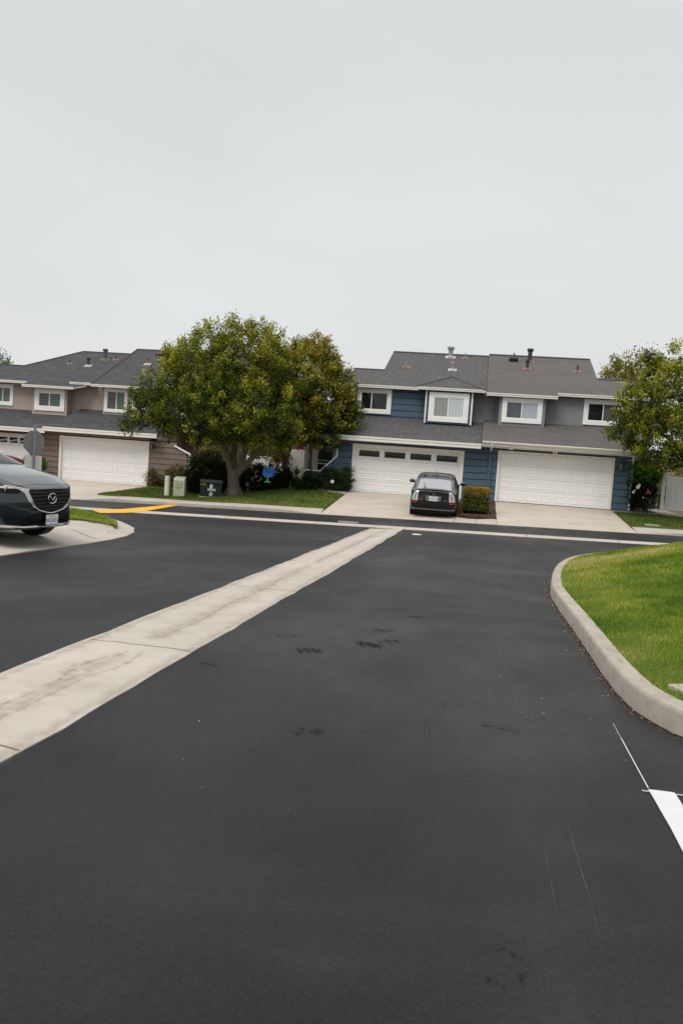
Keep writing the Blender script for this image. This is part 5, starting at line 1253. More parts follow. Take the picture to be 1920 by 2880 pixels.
# emblem: oval ring with spread wings
ex, ez = 0, .775; hx = skin.hit(0, 1, 0, ez)[0]+.03
mb = MB(); ring = [(hx, .105*math.cos(a), ez+.083*math.sin(a)) for a in np.linspace(0, 2*math.pi, 29)]; mb.tube(ring, .011, 6)
mb.tube([(hx+.003, -.093, ez+.035), (hx+.005, -.055, ez+.028), (hx+.008, -.02, ez-.012), (hx+.008, 0, ez-.03), (hx+.008, .02, ez-.012), (hx+.005, .055, ez+.028), (hx+.003, .093, ez+.035)], [.004, .010, .012, .012, .012, .010, .004], 6)
mb.build('emblem', M['chrome'], suv, True)
for s in (-1, 1):
    hl = [(s*.60, .945), (s*.80, .985), (s*.905, 1.00), (s*.93, .95), (s*.90, .885), (s*.80, .858), (s*.66, .865), (s*.62, .90)]
    front(hl, 'black', 'headlight', .010)
    h_ = [o for o in suv.children if o.name.startswith('headlight')][-1]
    front([(s*.70, .948), (s*.80, .972), (s*.90, .985), (s*.905, .955), (s*.80, .940)], 'lampclear', 'light_band', .014, h_, .03)
    hp = skin.hit(0, 1, s*.78, .918)
    if hp: mb = MB(); mb.tube([(hp.x+.004, s*.78+.042*math.cos(t_), .918+.042*math.sin(t_)) for t_ in np.linspace(0, 2*math.pi, 17)], .009, 6); mb.build('lens_ring', M['alloy'], h_, True); mb = MB(); mb.ball((hp.x-.02, s*.78, .918), .036, 14, 10); mb.build('lens', M['carglass'], h_, True)
    p_ = skin.path(0, 1, [(s*.60, .948), (s*.70, .968), (s*.80, .985)], .014, .04)
    mb = MB(); mb.tube(p_, .010, 6); mb.build('light_strip', M['chrome'], h_, True)
    fp = [(s*.62, .50), (s*.84, .53), (s*.86, .50), (s*.80, .47), (s*.64, .475)]
    front(fp, 'black', 'fog_recess', .008)
front([(-.62, .43), (-.50, .50), (-.17, .50), (.17, .50), (.50, .50), (.62, .43), (.64, .36), (-.64, .36)], 'black', 'lower_intake', .008)
p_ = skin.path(0, 1, [(-.955, .40), (-.90, .335), (-.6, .315), (0, .305), (.6, .315), (.90, .335), (.955, .40)], .008, .05)
mb = MB(); mb.tube(p_, .020, 8, True, 1.3); mb.build('chin_strip', M['chrome'], suv, True)
hp = skin.hit(0, 1, 0, .44)[0]+.03
mb = MB(); mb.prism(rrect(0, .425, .345, .195, .02), 0, hp, hp+.012); mb.build('plate_holder', M['black'], suv)
mb = MB(); mb.prism(rrect(0, .425, .31, .165, .015), 0, hp+.014, hp+.018); pl = mb.build('license_plate', M['plate'], suv)
mb = MB(); text_mb('9AGA057', .088, lambda u, v: (hp+.0195, u*.92, .41+v*1.1), mb); mb.build('plate_number', M['platetext'], pl)
mb = MB(); text_mb('California', .04, lambda u, v: (hp+.0195, u, .483+v), mb); mb.build('plate_script', M['platered'], pl)
# bonnet shut line and glass
p_ = skin.path(2, 1, [(-.55, -.885), (-.30, -.80), (-.17, -.70), (-.12, -.5), (-.09, 0), (-.12, .5), (-.17, .70), (-.30, .80), (-.55, .885)], .0, .05)
mb = MB(); mb.tube(p_, .004, 5); mb.build('bonnet_gap', M['black'], suv, True)
for s in (-1, 1):
    p_ = skin.path(2, 1, [(-.16, s*.42), (-.6, s*.55), (-1.3, s*.66)], -.001, .06)
skin.decal(2, 1, [(-1.18, -.77), (-1.18, .77), (-2.1, .64), (-2.1, -.64)], .006, .08).build('windscreen', M['carglass'], suv, True)
for s in (-1, 1):
    skin.decal(1, s, [(-1.75, 1.15), (-2.35, 1.58), (-3.3, 1.62), (-4.35, 1.56), (-4.6, 1.2), (-3.3, 1.16)], .006, .1).build('side_window', M['carglass'], suv, True)
    mb = MB(); mb.ball((-1.95, s*1.06, 1.18), .13, 12, 8, (.8, .9, .75)); mb.bar((-1.9, s*.9, 1.12), (-1.95, s*1.0, 1.14), .05); mb.build('wing_mirror', M['suv'], suv, True)
    for x in (-.98, -3.91): wheel(suv, x, s*.83, .355, .25, s, .98, .07)
    skin.decal(1, s, [(-4.5, .25), (-4.45, .42), (-.5, .42), (-.45, .25)], .008, .2).build('sill_cladding', M['bumpergrey'], suv, True)
for x in (-.98, -3.91): arch(suv, x, .365, .975, .425)

# ---- charcoal hatchback on the blue house drive
pr_st = [(-2.22, .44, .62, .62, .60, .82, .54, .95, .03), (-2.19, .32, .76, .60, .735, .88, .64, .995, .03), (-2.10, .26, .83, .58, .775, .93, .66, 1.02, .03), (-1.95, .24, .84, .58, .815, .98, .66, 1.07, .035), (-1.65, .22, .86, .58, .835, .985, .68, 1.20, .05),
    (-1.2, .2, .862, .58, .84, .98, .655, 1.36, .055), (-.7, .19, .862, .58, .845, .97, .64, 1.455, .058), (-.1, .18, .862, .58, .845, .95, .63, 1.49, .058), (.4, .18, .862, .57, .84, .94, .62, 1.45, .058), (.9, .18, .86, .57, .835, .94, .62, 1.22, .06), (1.25, .18, .86, .57, .82, .93, .66, 1.03, .05), (1.7, .19, .85, .57, .79, .86, .62, .92, .05), (2.05, .22, .78, .56, .70, .76, .5, .80, .04), (2.22, .36, .5, .5, .45, .62, .38, .66, .03)]
pr_o = thing('parked_car', 'charcoal hatchback with clear tail lamps parked nose in on the blue house driveway', 'car', (-1.60, 33.18, -.615), R(90.5))
pr_o.rotation_euler = (0, R(-4.0), R(90.5))
Vb, Fb = car_body(pr_st, 5); skin = Skin(Vb, Fb)
mb = MB(); mb.add(Vb, Fb); mb.build('body', M['prius'], pr_o, True, 0, 50)
rear = lambda poly, mat, name, off=.006, par=None, res=.035: skin.decal(0, -1, poly, off, res).build(name, M[mat], par or pr_o, True)
# upper rear glass, reflecting the sky
skin.decal(2, 1, [(-2.02, -.62), (-2.02, .62), (-1.25, .56), (-1.25, -.56)], .006, .06).build('rear_window', M['rearglass'], pr_o, True)
skin.decal(2, 1, [(-1.17, -.52), (-1.17, .52), (-.75, .50), (-.75, -.50)], .004, .08).build('roof_panel', M['carglass'], pr_o, True)
mb = MB()
sp_pts = [(-.70, 1.005), (-.4, 1.04), (0, 1.05), (.4, 1.04), (.70, 1.005)]
vs = []
for y, z in catmull(sp_pts, 4): vs.append((y, z))
rows = []
for y, z in vs:
    xx = -2.13+.12*(abs(y)/.7)**2
    rows.append([(xx+.16, y, z+.022), (xx-.02, y, z+.012), (xx-.035, y, z-.005), (xx-.02, y, z-.03), (xx+.1, y, z-.055)])
n_ = len(rows); mb.add([p for r__ in rows for p in r__], [(i*5+k, i*5+k+1, (i+1)*5+k+1, (i+1)*5+k) for i in range(n_-1) for k in range(4)]); mb.build('spoiler', M['prius'], pr_o, True, 0, 60)
rear([(-.60, .985), (.60, .985), (.62, .92), (-.62, .92)], 'black', 'lower_glass', .006)
for s in (-1, 1):
    tl = [(s*.555, .985), (s*.65, .955), (s*.735, .86), (s*.775, .72), (s*.775, .585), (s*.68, .555), (s*.575, .575), (s*.56, .72)]
    l_ = rear(tl, 'lampclear', 'tail_lamp', .012)
    rear([(s*.565, .64), (s*.775, .64), (s*.775, .588), (s*.68, .565), (s*.575, .582)], 'lampred', 'lamp_base', .018, l_)
    for zz, yy in ((.72, .66), (.80, .645), (.88, .62)):
        hp = skin.hit(0, -1, s*yy, zz); mb = MB(); mb.lathe([(.032, -.016), (.036, -.010), (.036, 0)], (hp.x, s*yy, zz), 12, 'x'); mb.build('lamp_cell', M['bumpergrey' if zz < .75 else 'alloy'], l_, True)
hp = skin.hit(0, -1, 0, .73)[0]
rear([(-.26, .83), (.26, .83), (.28, .80), (.26, .66), (.22, .635), (-.22, .635), (-.26, .66), (-.28, .80)], 'bumpergrey', 'plate_recess', .006)
mb = MB(); mb.prism(rrect(0, .725, .31, .16, .015), 0, hp-.020, hp-.012); pl = mb.build('license_plate', M['plate'], pr_o)
mb = MB(); text_mb('6RLP760', .082, lambda u, v: (hp-.0225, -u*.95, .71+v*1.1), mb); mb.build('plate_number', M['platetext'], pl)
mb = MB(); text_mb('California', .036, lambda u, v: (hp-.0225, -u, .782+v), mb); mb.build('plate_script', M['platered'], pl)
mb = MB(); hx = skin.hit(0, -1, 0, .875)[0]-.018
for a_, b_, c_ in ((.062, .043, 0), (.026, .041, 0), (.042, .018, .014)): mb.tube([(hx, a_*math.cos(t_), .875+c_+b_*math.sin(t_)) for t_ in np.linspace(0, 2*math.pi, 21)], .007, 5)
mb.build('emblem', M['chrome'], pr_o, True)
for txt, yy, zz, sz in (('PRIUS', .47, .685, .05), ('HYBRID', -.43, .665, .035), ('SYNERGY', -.43, .70, .03)):
    hx = skin.hit(0, -1, yy, zz)[0]-.012; mb = MB(); text_mb(txt, sz, lambda u, v: (hx, yy-u, zz+v), mb); mb.build('badge', M['chrome'], pr_o)
p_ = skin.path(0, -1, [(-.80, .55), (-.66, .535), (-.5, .55), (-.42, .52), (0, .505), (.42, .52), (.5, .55), (.66, .535), (.80, .55)], .002, .05); mb = MB(); mb.tube(p_, .008, 6); mb.build('bumper_crease', M['black'], pr_o, True)
p_ = skin.path(0, -1, [(-.78, .345), (-.6, .335), (0, .325), (.6, .335), (.78, .345)], .004, .05); mb = MB(); mb.tube(p_, .010, 6); mb.build('bumper_trim', M['bumpergrey'], pr_o, True)
hx = skin.hit(2, 1, -1.95, .22)
mb = MB(); 
def topz(x, y, d=.016): h = skin.hit(2, 1, x, y); return (x, y, h.z+d)
mb.tube([topz(-1.97, .30), topz(-1.9, .33), topz(-1.75, .37), topz(-1.6, .40)], .011, 6); mb.tube([topz(-1.97, .30), topz(-1.99, .38), topz(-1.88, .40)], .011, 6); mb.build('wiper', M['black'], pr_o, True)
z0_ = skin.hit(2, 1, -.95, 0).z; mb = MB(); mb.tube([(-.95, 0, z0_-.01), (-1.0, 0, z0_+.05), (-1.08, 0, z0_+.33)], [.018, .008, .003], 6); mb.build('aerial', M['black'], pr_o, True)
for s in (-1, 1):
    skin.decal(1, s, [(1.0, 1.0), (.45, 1.32), (-.1, 1.385), (-.8, 1.34), (-1.3, 1.22), (-1.55, 1.05), (-.5, 1.0)], .006, .08).build('side_window', M['carglass'], pr_o, True)
    p_ = skin.path(1, s, [(-.28, .98), (-.28, 1.37)], .006, .05); mb = MB(); mb.tube(p_, .025, 6); mb.build('pillar', M['black'], pr_o, True)
    for pts_ in ([(.95, .35), (1.0, .6), (.92, .95)], [(-.28, .3), (-.28, .96)], [(-1.05, .62), (-1.3, .8), (-1.35, 1.0)]):
        p_ = skin.path(1, s, pts_, .0, .06); mb = MB(); mb.tube(p_, .005, 5); mb.build('door_gap', M['black'], pr_o, True)
    for x in (.15, -.95): 
        h = skin.hit(1, s, x, .84); mb = MB(); mb.bar((x-.09, h.y+s*.02, .85), (x+.09, h.y+s*.02, .85), .025, .03); mb.build('door_handle', M['prius'], pr_o)
    mb = MB(); mb.ball((.72, s*1.0, 1.03), .115, 14, 10, (.55, 1.0, .72)); mb.bar((.75, s*.8, .97), (.74, s*.93, 1.0), .05, .04); mb.build('wing_mirror', M['prius'], pr_o, True)
    for x in (1.32, -1.38): wheel(pr_o, x, s*.755, .305, .19, s, .86)
for x in (1.32, -1.38): arch(pr_o, x, .305, .855, .31)
mb = MB(); mb.box(-2.12, -1.6, -.66, .66, .17, .34); mb.build('under_tray', M['black'], pr_o)

# ---- red car, only its wing shows
red = thing('parked_car', 'red car half hidden behind the dark blue car in front of the left garage', 'car', (-21.95, 38.4, -.93), R(4))
rd_st = [(a-.0, b, c, d_, e_, f_, g_, h_*1.0, i_) for a, b, c, d_, e_, f_, g_, h_, i_ in [(-4.4, .5, .6, .62, .55, .8, .5, .92, .03), (-4.2, .3, .82, .6, .78, .92, .62, 1.0, .04), (-3.7, .22, .88, .58, .84, .97, .6, 1.3, .06), (-3.0, .2, .88, .58, .85, .97, .58, 1.46, .06), (-2.2, .2, .88, .58, .85, .95, .58, 1.45, .06), (-1.7, .2, .88, .58, .84, .96, .62, 1.22, .06), (-1.35, .2, .88, .58, .82, .97, .66, 1.06, .05), (-.8, .2, .87, .57, .80, .96, .64, 1.04, .05), (-.35, .22, .8, .56, .74, .88, .56, .95, .05), (-.1, .3, .64, .55, .58, .74, .44, .80, .04), (0, .42, .44, .53, .40, .62, .34, .66, .03)]]
Vb, Fb = car_body(rd_st, 4); skin = Skin(Vb, Fb)
mb = MB(); mb.add(Vb, Fb); mb.build('body', M['red'], red, True, 0, 50)
skin.decal(2, 1, [(-1.45, -.62), (-1.45, .62), (-2.15, .56), (-2.15, -.56)], .006, .1).build('windscreen', M['carglass'], red, True)
for s in (-1, 1):
    skin.decal(1, s, [(-1.55, 1.02), (-2.1, 1.34), (-2.9, 1.36), (-3.6, 1.2), (-3.7, 1.02)], .006, .1).build('side_window', M['carglass'], red, True)
    mb = MB(); mb.ball((-1.6, s*1.0, 1.05), .12, 12, 8, (.6, 1, .75)); mb.build('wing_mirror', M['black'], red, True)
    skin.decal(0, 1, [(s*.5, .70), (s*.74, .76), (s*.72, .64), (s*.5, .62)], .008, .08).build('headlight', M['lampclear'], red, True)
    for x in (-.85, -3.5): wheel(red, x, s*.77, .31, .2, s, .88)
for x in (-.85, -3.5): arch(red, x, .31, .875, .32)
skin.decal(0, 1, [(-.35, .58), (.35, .58), (.3, .45), (-.3, .45)], .008, .08).build('grille', M['black'], red, True)

# ------------------------------------------------------------------ vegetation
def foliage(name, parent, mat, lobes, n_cl, per, ln, off=(0, 0, 0), spread=.16, tbase=.42, tvar=.16, tout=.18, zmin=-99, inner=.25, seed=1, up=.5, aspect=.42, hollow=.62, pop=0.1):
    rg = np.random.default_rng(seed); L = np.array(lobes, float)
    wgt = (L[:, 3]*L[:, 4]+L[:, 3]*L[:, 5]+L[:, 4]*L[:, 5]); wgt = wgt/wgt.sum()
    m = int(n_cl*2.2); li = rg.choice(len(L), m, p=wgt); d = rg.normal(size=(m, 3)); d /= np.linalg.norm(d, axis=1)[:, None]
    fr = np.where(rg.random(m) < inner, rg.uniform(.35, .8, m), rg.uniform(.80, 1.06, m))
    C = L[li, :3]+d*L[li, 3:6]*fr[:, None]
    q = (C[:, None, :]-L[None, :, :3])/L[None, :, 3:6]; dd = np.linalg.norm(q, axis=2); dd[np.arange(m), li] = 9
    k = (dd.min(1) > hollow) & (C[:, 2] > zmin)
    C, d, fr, li = C[k][:n_cl], d[k][:n_cl], fr[k][:n_cl], li[k][:n_cl]; m = len(C)
    zlo, zhi = C[:, 2].min(), C[:, 2].max()
    ct = tbase+rg.normal(0, tvar, m)+tout*((C[:, 2]-zlo)/(zhi-zlo+1e-6)-.45)+.55*(fr-.88)  # new growth plus painted top light; inner leaves tinted dark as shade
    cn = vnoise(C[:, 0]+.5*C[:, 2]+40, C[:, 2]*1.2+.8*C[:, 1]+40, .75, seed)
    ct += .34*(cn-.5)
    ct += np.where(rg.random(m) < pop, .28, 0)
    n_ = m*per; ci = np.repeat(np.arange(m), per)
    out = d[ci]+np.array([0, 0, up]); out /= np.linalg.norm(out, axis=1)[:, None]
    sprig = rg.random(n_); lat = rg.normal(size=(n_, 3))*spread*.62
    P = C[ci]+out*((sprig-.4)*spread*2.4)[:, None]+lat
    ax = out+rg.normal(size=(n_, 3))*.75; ax /= np.linalg.norm(ax, axis=1)[:, None]
    sd_ = np.cross(ax, rg.normal(size=(n_, 3))); sd_ /= np.linalg.norm(sd_, axis=1)[:, None]; nn = np.cross(ax, sd_)
    l_ = ln*rg.uniform(.6, 1.25, n_); w_ = l_*aspect*.5
    V = np.empty((n_, 4, 3)); V[:, 0] = P-ax*(l_*.5)[:, None]; V[:, 2] = P+ax*(l_*.5)[:, None]-nn*(l_*.08)[:, None]
    V[:, 1] = P+sd_*w_[:, None]+nn*(w_*.35)[:, None]; V[:, 3] = P-sd_*w_[:, None]+nn*(w_*.35)[:, None]
    V -= np.array(off)
    t_ = np.clip(ct[ci]+rg.normal(0, .07, n_)+.16*(sprig-.5), 0, 1)
    o = np_mesh(name, V.reshape(-1, 3), np.arange(n_*4).reshape(-1, 4), mat, parent, np.repeat(t_, 4))
    return o, C
def limb(mb, a, b, r0_, r1_, sag=.15, n=7, seed=0, ns=9):
    rnd = random.Random(seed); a = Vector(a); b = Vector(b); L = (b-a).length
    w1 = Vector((rnd.uniform(-1, 1), rnd.uniform(-1, 1), rnd.uniform(-.3, .6)))*L*sag; pts = []
    for i in range(n+1):
        t_ = i/n; pts.append(a.lerp(b, t_)+w1*math.sin(math.pi*t_)*.6+Vector((rnd.uniform(-1, 1), rnd.uniform(-1, 1), 0))*L*.012*(0 < i < n))
    mb.tube(pts, [r0_+(r1_-r0_)*(i/n)**.8 for i in range(n+1)], ns); return pts
# street tree
t1 = (-10.15, 34.75, Gb(-10.15, 34.75))
tree = thing('street_tree', 'big round headed street tree with forked grey trunk beside the green transformer box', 'tree', t1)
mb = MB(t1); b0 = Vector(t1)
mb.tube([(t1[0]-.02, t1[1], t1[2]-.1), (t1[0]-.01, t1[1], t1[2]+.06), (t1[0], t1[1], t1[2]+.25), (t1[0]-.03, t1[1], t1[2]+.6), (t1[0]-.05, t1[1], t1[2]+.95), (t1[0]-.08, t1[1], t1[2]+1.12)], [.44, .36, .285, .25, .27, .24], 12)
for k, a in enumerate((2.6, 3.6, 4.4, 5.3, .2)):
    mb.tube([(t1[0]+.2*math.cos(a), t1[1]+.2*math.sin(a), t1[2]+.34), (t1[0]+.33*math.cos(a), t1[1]+.33*math.sin(a), t1[2]+.08), (t1[0]+.55*math.cos(a), t1[1]+.55*math.sin(a), t1[2]-.05)], [.09, .09, .04], 7)
fk = (t1[0]-.06, t1[1], t1[2]+.88)
limbs = [((fk[0]-.08, fk[1], fk[2]), (-10.75, 34.6, 1.5), .17, .11), ((fk[0]-.03, fk[1]+.05, fk[2]+.05), (-10.25, 35.0, 1.65), .16, .11), ((fk[0]+.05, fk[1], fk[2]), (-9.65, 34.5, 1.5), .16, .11), ((fk[0]+.12, fk[1]-.03, fk[2]-.1), (-8.95, 34.6, 1.4), .14, .10)]
ends = [(-12.6, 34.2, 3.4), (-10.9, 35.6, 4.3), (-9.4, 34.2, 4.4), (-7.9, 34.9, 3.2)]
lob1 = [(-11.7, 35.0, 4.55, 1.65, 1.7, 1.45), (-10.1, 35.2, 4.9, 1.6, 1.8, 1.45), (-8.7, 35.0, 4.55, 1.45, 1.6, 1.35), (-13.2, 34.9, 3.35, 1.45, 1.6, 1.25), (-14.15, 34.8, 2.45, .95, 1.2, .85), (-12.5, 34.2, 2.45, 1.25, 1.4, 1.0), (-10.6, 33.9, 3.0, 1.75, 1.7, 1.3), (-8.9, 33.9, 2.9, 1.45, 1.5, 1.2), (-12.5, 35, 4.0, 1.3, 1.4, 1.2), (-11.95, 35, 6.05, .42, .5, .55), (-11.2, 35, 5.9, .6, .7, .45), (-9.75, 35, 6.15, .7, .7, .45), (-10.0, 36.3, 3.3, 2.6, 1.4, 1.7), (-8.2, 34.2, 2.05, .9, 1, .7), (-11.5, 33.8, 1.95, 1.1, 1.1, .75), (-9.9, 33.9, 1.95, 1.0, 1.0, .6), (-12.9, 35, 5.0, .6, .6, .5), (-12.1, 35, 6.35, .22, .25, .3), (-10.6, 35, 6.4, .25, .3, .28), (-13.3, 35, 4.75, .35, .4, .3), (-8.9, 35, 5.95, .4, .4, .3), (-15.0, 34.8, 1.95, .3, .4, .3), (-14.6, 34.8, 3.2, .35, .4, .3)]
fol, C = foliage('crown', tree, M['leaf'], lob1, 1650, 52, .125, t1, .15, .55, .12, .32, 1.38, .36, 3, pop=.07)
for i, (a, b, r1, r2) in enumerate(limbs):
    limb(mb, a, b, r1, r2, .1, 6, i); limb(mb, b, ends[i], r2, .05, .12, 7, i+9)
    for j in range(4): 
        c = C[(i*97+j*31) % len(C)]; e = Vector(ends[i]); 
        cand = C[np.argsort(np.linalg.norm(C-np.array(ends[i]), axis=1))[j*25+20]]; limb(mb, Vector(b).lerp(e, .35+.15*j), cand, .045, .012, .1, 5, j+i*7, 6)
mb.build('trunk', M['bark'], tree, True, 0, 60)
# second tree, behind and to the right
t2 = (-8.7, 38.0, Gb(-8.7, 38))
tree2 = thing('street_tree', 'thin dark trunked tree by the white fence, crown merging into the bigger tree', 'tree', t2)
lob2 = [(-7.70, 36.7, 4.55, 1.5, 1.5, 1.35), (-6.80, 36.6, 3.7, 1.45, 1.5, 1.3), (-6.45, 36.3, 2.85, 1.15, 1.3, 1.0), (-7.80, 36.4, 3.0, 1.4, 1.4, 1.1), (-7.40, 36.6, 5.55, .7, .8, .6), (-6.90, 36.5, 5.05, .8, .8, .7), (-7.50, 36.2, 2.2, 1.2, 1.1, .7), (-6.50, 36.2, 2.1, .8, .9, .55), (-8.60, 37.0, 4.4, 1.2, 1.3, 1.3), (-6.05, 36.1, 3.2, .6, .8, .7), (-7.20, 36.6, 6.0, .3, .3, .3), (-6.20, 36.5, 4.6, .35, .4, .35), (-8.10, 36.6, 5.75, .35, .4, .3)]
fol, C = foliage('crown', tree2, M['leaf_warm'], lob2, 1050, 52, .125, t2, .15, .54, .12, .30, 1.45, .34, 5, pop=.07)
mb = MB(t2); mb.tube([(t2[0]+.02, t2[1], t2[2]-.1), (t2[0], t2[1], t2[2]+.1), (t2[0]-.02, t2[1], t2[2]+.5), (t2[0]-.08, t2[1], t2[2]+1.0), (t2[0]-.12, t2[1], t2[2]+1.45)], [.2, .155, .14, .13, .125], 10)
limb(mb, (t2[0]-.12, t2[1], t2[2]+1.4), (-9.2, 37.6, 2.4), .11, .07, .08, 5, 1); limb(mb, (t2[0]-.1, t2[1], t2[2]+1.3), (-8.3, 37.4, 2.2), .10, .07, .08, 5, 2); limb(mb, (-8.3, 37.4, 2.2), (-7.0, 36.6, 3.6), .07, .03, .1, 6, 3); limb(mb, (-9.2, 37.6, 2.4), (-8.2, 37, 4.2), .07, .03, .1, 6, 4); limb(mb, (-8.3, 37.4, 2.2), (-6.5, 36.4, 2.7), .05, .02, .1, 6, 6)
mb.build('trunk', M['bark'], tree2, True, 0, 60)
# tree at the right edge
t3 = (9.3, 34.2, Gb(9.3, 34.2))
tree3 = thing('street_tree', 'leafy tree reaching in over the grey house roof from the right edge', 'tree', t3)
lob3 = [(6.0, 34, 3.9, 1.15, 1.3, 1.0), (7.1, 34.2, 4.6, 1.4, 1.5, 1.2), (8.6, 34.4, 4.9, 1.5, 1.6, 1.2), (5.55, 34, 2.95, .85, 1.0, .7), (6.6, 33.8, 2.75, 1.2, 1.3, .95), (8.0, 33.8, 3.2, 1.6, 1.6, 1.3), (9.8, 34, 3.4, 1.6, 1.6, 1.5), (7.4, 33.8, 2.0, 1.0, 1.1, .6), (5.2, 34, 4.4, .45, .5, .4), (6.1, 34, 5.55, .32, .35, .45), (7.0, 34.1, 5.75, .45, .5, .5), (8.0, 34.2, 5.9, .5, .5, .5), (6.5, 33.9, 2.05, .55, .7, .4), (9.2, 33.6, 2.1, 1.2, 1.2, .7)]
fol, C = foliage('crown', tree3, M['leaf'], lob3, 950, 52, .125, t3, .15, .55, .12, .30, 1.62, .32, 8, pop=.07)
mb = MB(t3); mb.tube([(t3[0], t3[1], t3[2]-.1), (t3[0], t3[1], t3[2]+.2), (t3[0]-.04, t3[1], t3[2]+1.1)], [.34, .24, .21], 10)
for i, e in enumerate(((7.0, 34, 3.6), (8.6, 34.4, 4.4), (10, 34, 3.8), (6.2, 34, 3.2))): limb(mb, (t3[0]-.04, t3[1], t3[2]+1.0), e, .15, .04, .12, 7, i+20)
mb.build('trunk', M['bark'], tree3, True, 0, 60)
# trees behind the roofs
def back_tree(label, x, y, lobes, n_cl, mat, seed, ln=.2):
    z = hill(x, y); o = thing('background_tree', label, 'tree', (x, y, z)); loc = (x, y, z)
    foliage('crown', o, M[mat], lobes, n_cl, 36, ln, loc, .28, .5, .18, .2, -9, .25, seed)
    mb = MB(loc); mb.tube([(x, y, z-.2), (x, y, z+1.5), (x+.1, y, z+3.5)], [.3, .22, .15], 9)
    for i, l_ in enumerate(lobes[:4]): limb(mb, (x+.1, y, z+3.0), l_[:3], .12, .04, .1, 6, i+seed)
    mb.build('trunk', M['bark'], o, True, 0, 60); return o
back_tree('yellow green tree top showing behind the low end of the grey house roof', 8.6, 54, [(7.9, 54, 6.6, 1.1, 1.2, 1.2), (8.9, 54, 7.2, 1.2, 1.2, 1.2), (7.3, 54, 5.6, 1.0, 1.2, .8), (9.8, 54, 6.4, 1.4, 1.3, 1.6), (8.6, 54, 5.2, 1.6, 1.5, 1.2)], 330, 'leaf_yellow', 12)
back_tree('dark green tree top beyond the tan roof at the left edge', -39.5, 62, [(-38.4, 62, 6.0, 1.3, 1.3, 1.3), (-39.6, 62, 6.6, 1.5, 1.4, 1.5), (-37.6, 62, 5.4, .9, 1, .8), (-41, 62, 6, 1.6, 1.5, 1.5), (-39.5, 62, 4.4, 2.2, 1.8, 1.2)], 330, 'leaf_green', 13)
for i, (x, y, s) in enumerate(((9.4, 52.5, 1.0), (11.0, 53.5, 1.1), (12.6, 55, 1.0), (10.2, 58, 1.3), (13.5, 58, 1.3), (15, 54, 1.2))):
    z = hill(x, y); o = thing('hillside_shrub', 'dry olive shrub on the bank behind the right fence', 'shrub', (x, y, z), 0, 'shrubs on the bank behind the fence')
    foliage('foliage', o, M['leaf_scrub'], [(x, y, z+.6*s, .9*s, .8*s, .75*s), (x+.5*s, y, z+.4*s, .6*s, .6*s, .5*s)], 70, 30, .16, (x, y, z), .2, .5, .2, .1, -9, .3, 40+i)
    mb = MB((x, y, z)); limb(mb, (x, y, z-.1), (x, y, z+.6*s), .06, .03, .05, 4, i); mb.build('stem', M['bark'], o, True)

def shrub(name, label, mat, x, y, lobes, n_cl, per, ln, group=None, seed=30, stems=5, spread=.1, **kw):
    z = Gb(x, y); o = thing(name, label, 'shrub', (x, y, z), 0, group)
    fo, C = foliage('foliage', o, M[mat], [(x+a, y+b, z+c, rx, ry, rz) for a, b, c, rx, ry, rz in lobes], n_cl, per, ln, (x, y, z), spread, seed=seed, **kw)
    mb = MB((x, y, z))
    for i in range(stems):
        c = C[(i*37) % len(C)]; limb(mb, (x+random.uniform(-.08, .08), y+random.uniform(-.08, .08), z-.05), c, .022, .006, .1, 5, i+seed, 6)
    mb.build('stem', M['bark'], o, True); return o
# clipped box hedge cube beside the charcoal car
hx_, hy_ = -.06, 32.75; hz_ = Gb(hx_, hy_)
hd = thing('box_hedge', 'box hedge clipped to a cube with an orange tinted top between the two driveways', 'hedge', (hx_, hy_, hz_))
rg = np.random.default_rng(77); n_ = 9500
P = rg.uniform(-1, 1, (n_, 3)); side = rg.integers(0, 6, n_)
for k in range(n_):
    a = side[k] // 2
    if side[k] == 4: a = 2; s_ = 1
    else: s_ = -1 if side[k] % 2 else 1
    if a == 2: s_ = 1
    P[k, a] = s_*(1-abs(rg.normal(0, .05)))
P = np.sign(P)*np.abs(P)**1.0; rr_ = np.linalg.norm(np.maximum(np.abs(P)-.82, 0), axis=1); P *= (1-np.maximum(rr_-.12, 0)*1.1)[:, None]
W3 = np.array([.485, .50, .455]); C_ = P*W3*(1+.05*np.stack([vnoise(P[:, 1]*3+9, P[:, 2]*3+9, 1, 3)]*3, 1))+np.array([0, 0, .50])
ax = P*.4+rg.normal(size=(n_, 3))*.8+np.array([0, 0, .4]); ax /= np.linalg.norm(ax, axis=1)[:, None]; sd_ = np.cross(ax, rg.normal(size=(n_, 3))); sd_ /= np.linalg.norm(sd_, axis=1)[:, None]
l_ = .075*rg.uniform(.6, 1.3, n_); V = np.empty((n_, 4, 3)); V[:, 0] = C_-ax*(l_*.5)[:, None]; V[:, 2] = C_+ax*(l_*.5)[:, None]; V[:, 1] = C_+sd_*(l_*.28)[:, None]; V[:, 3] = C_-sd_*(l_*.28)[:, None]
tt = np.clip(.36+.44*ss_arr if False else .42+.5*np.clip((C_[:, 2]-.55)/.3, 0, 1)+rg.normal(0, .15, n_), 0, 1)
np_mesh('foliage', V.reshape(-1, 3), np.arange(n_*4).reshape(-1, 4), M['leaf_box'], hd, np.repeat(tt, 4))
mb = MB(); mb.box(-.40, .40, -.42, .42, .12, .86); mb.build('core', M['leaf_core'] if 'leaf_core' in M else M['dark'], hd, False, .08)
mb = MB(); [limb(mb, (random.uniform(-.15, .15), random.uniform(-.15, .15), -.05), (random.uniform(-.3, .3), random.uniform(-.3, .3), .4), .03, .015, .05, 4, i) for i in range(5)]; mb.build('stem', M['bark'], hd, True)
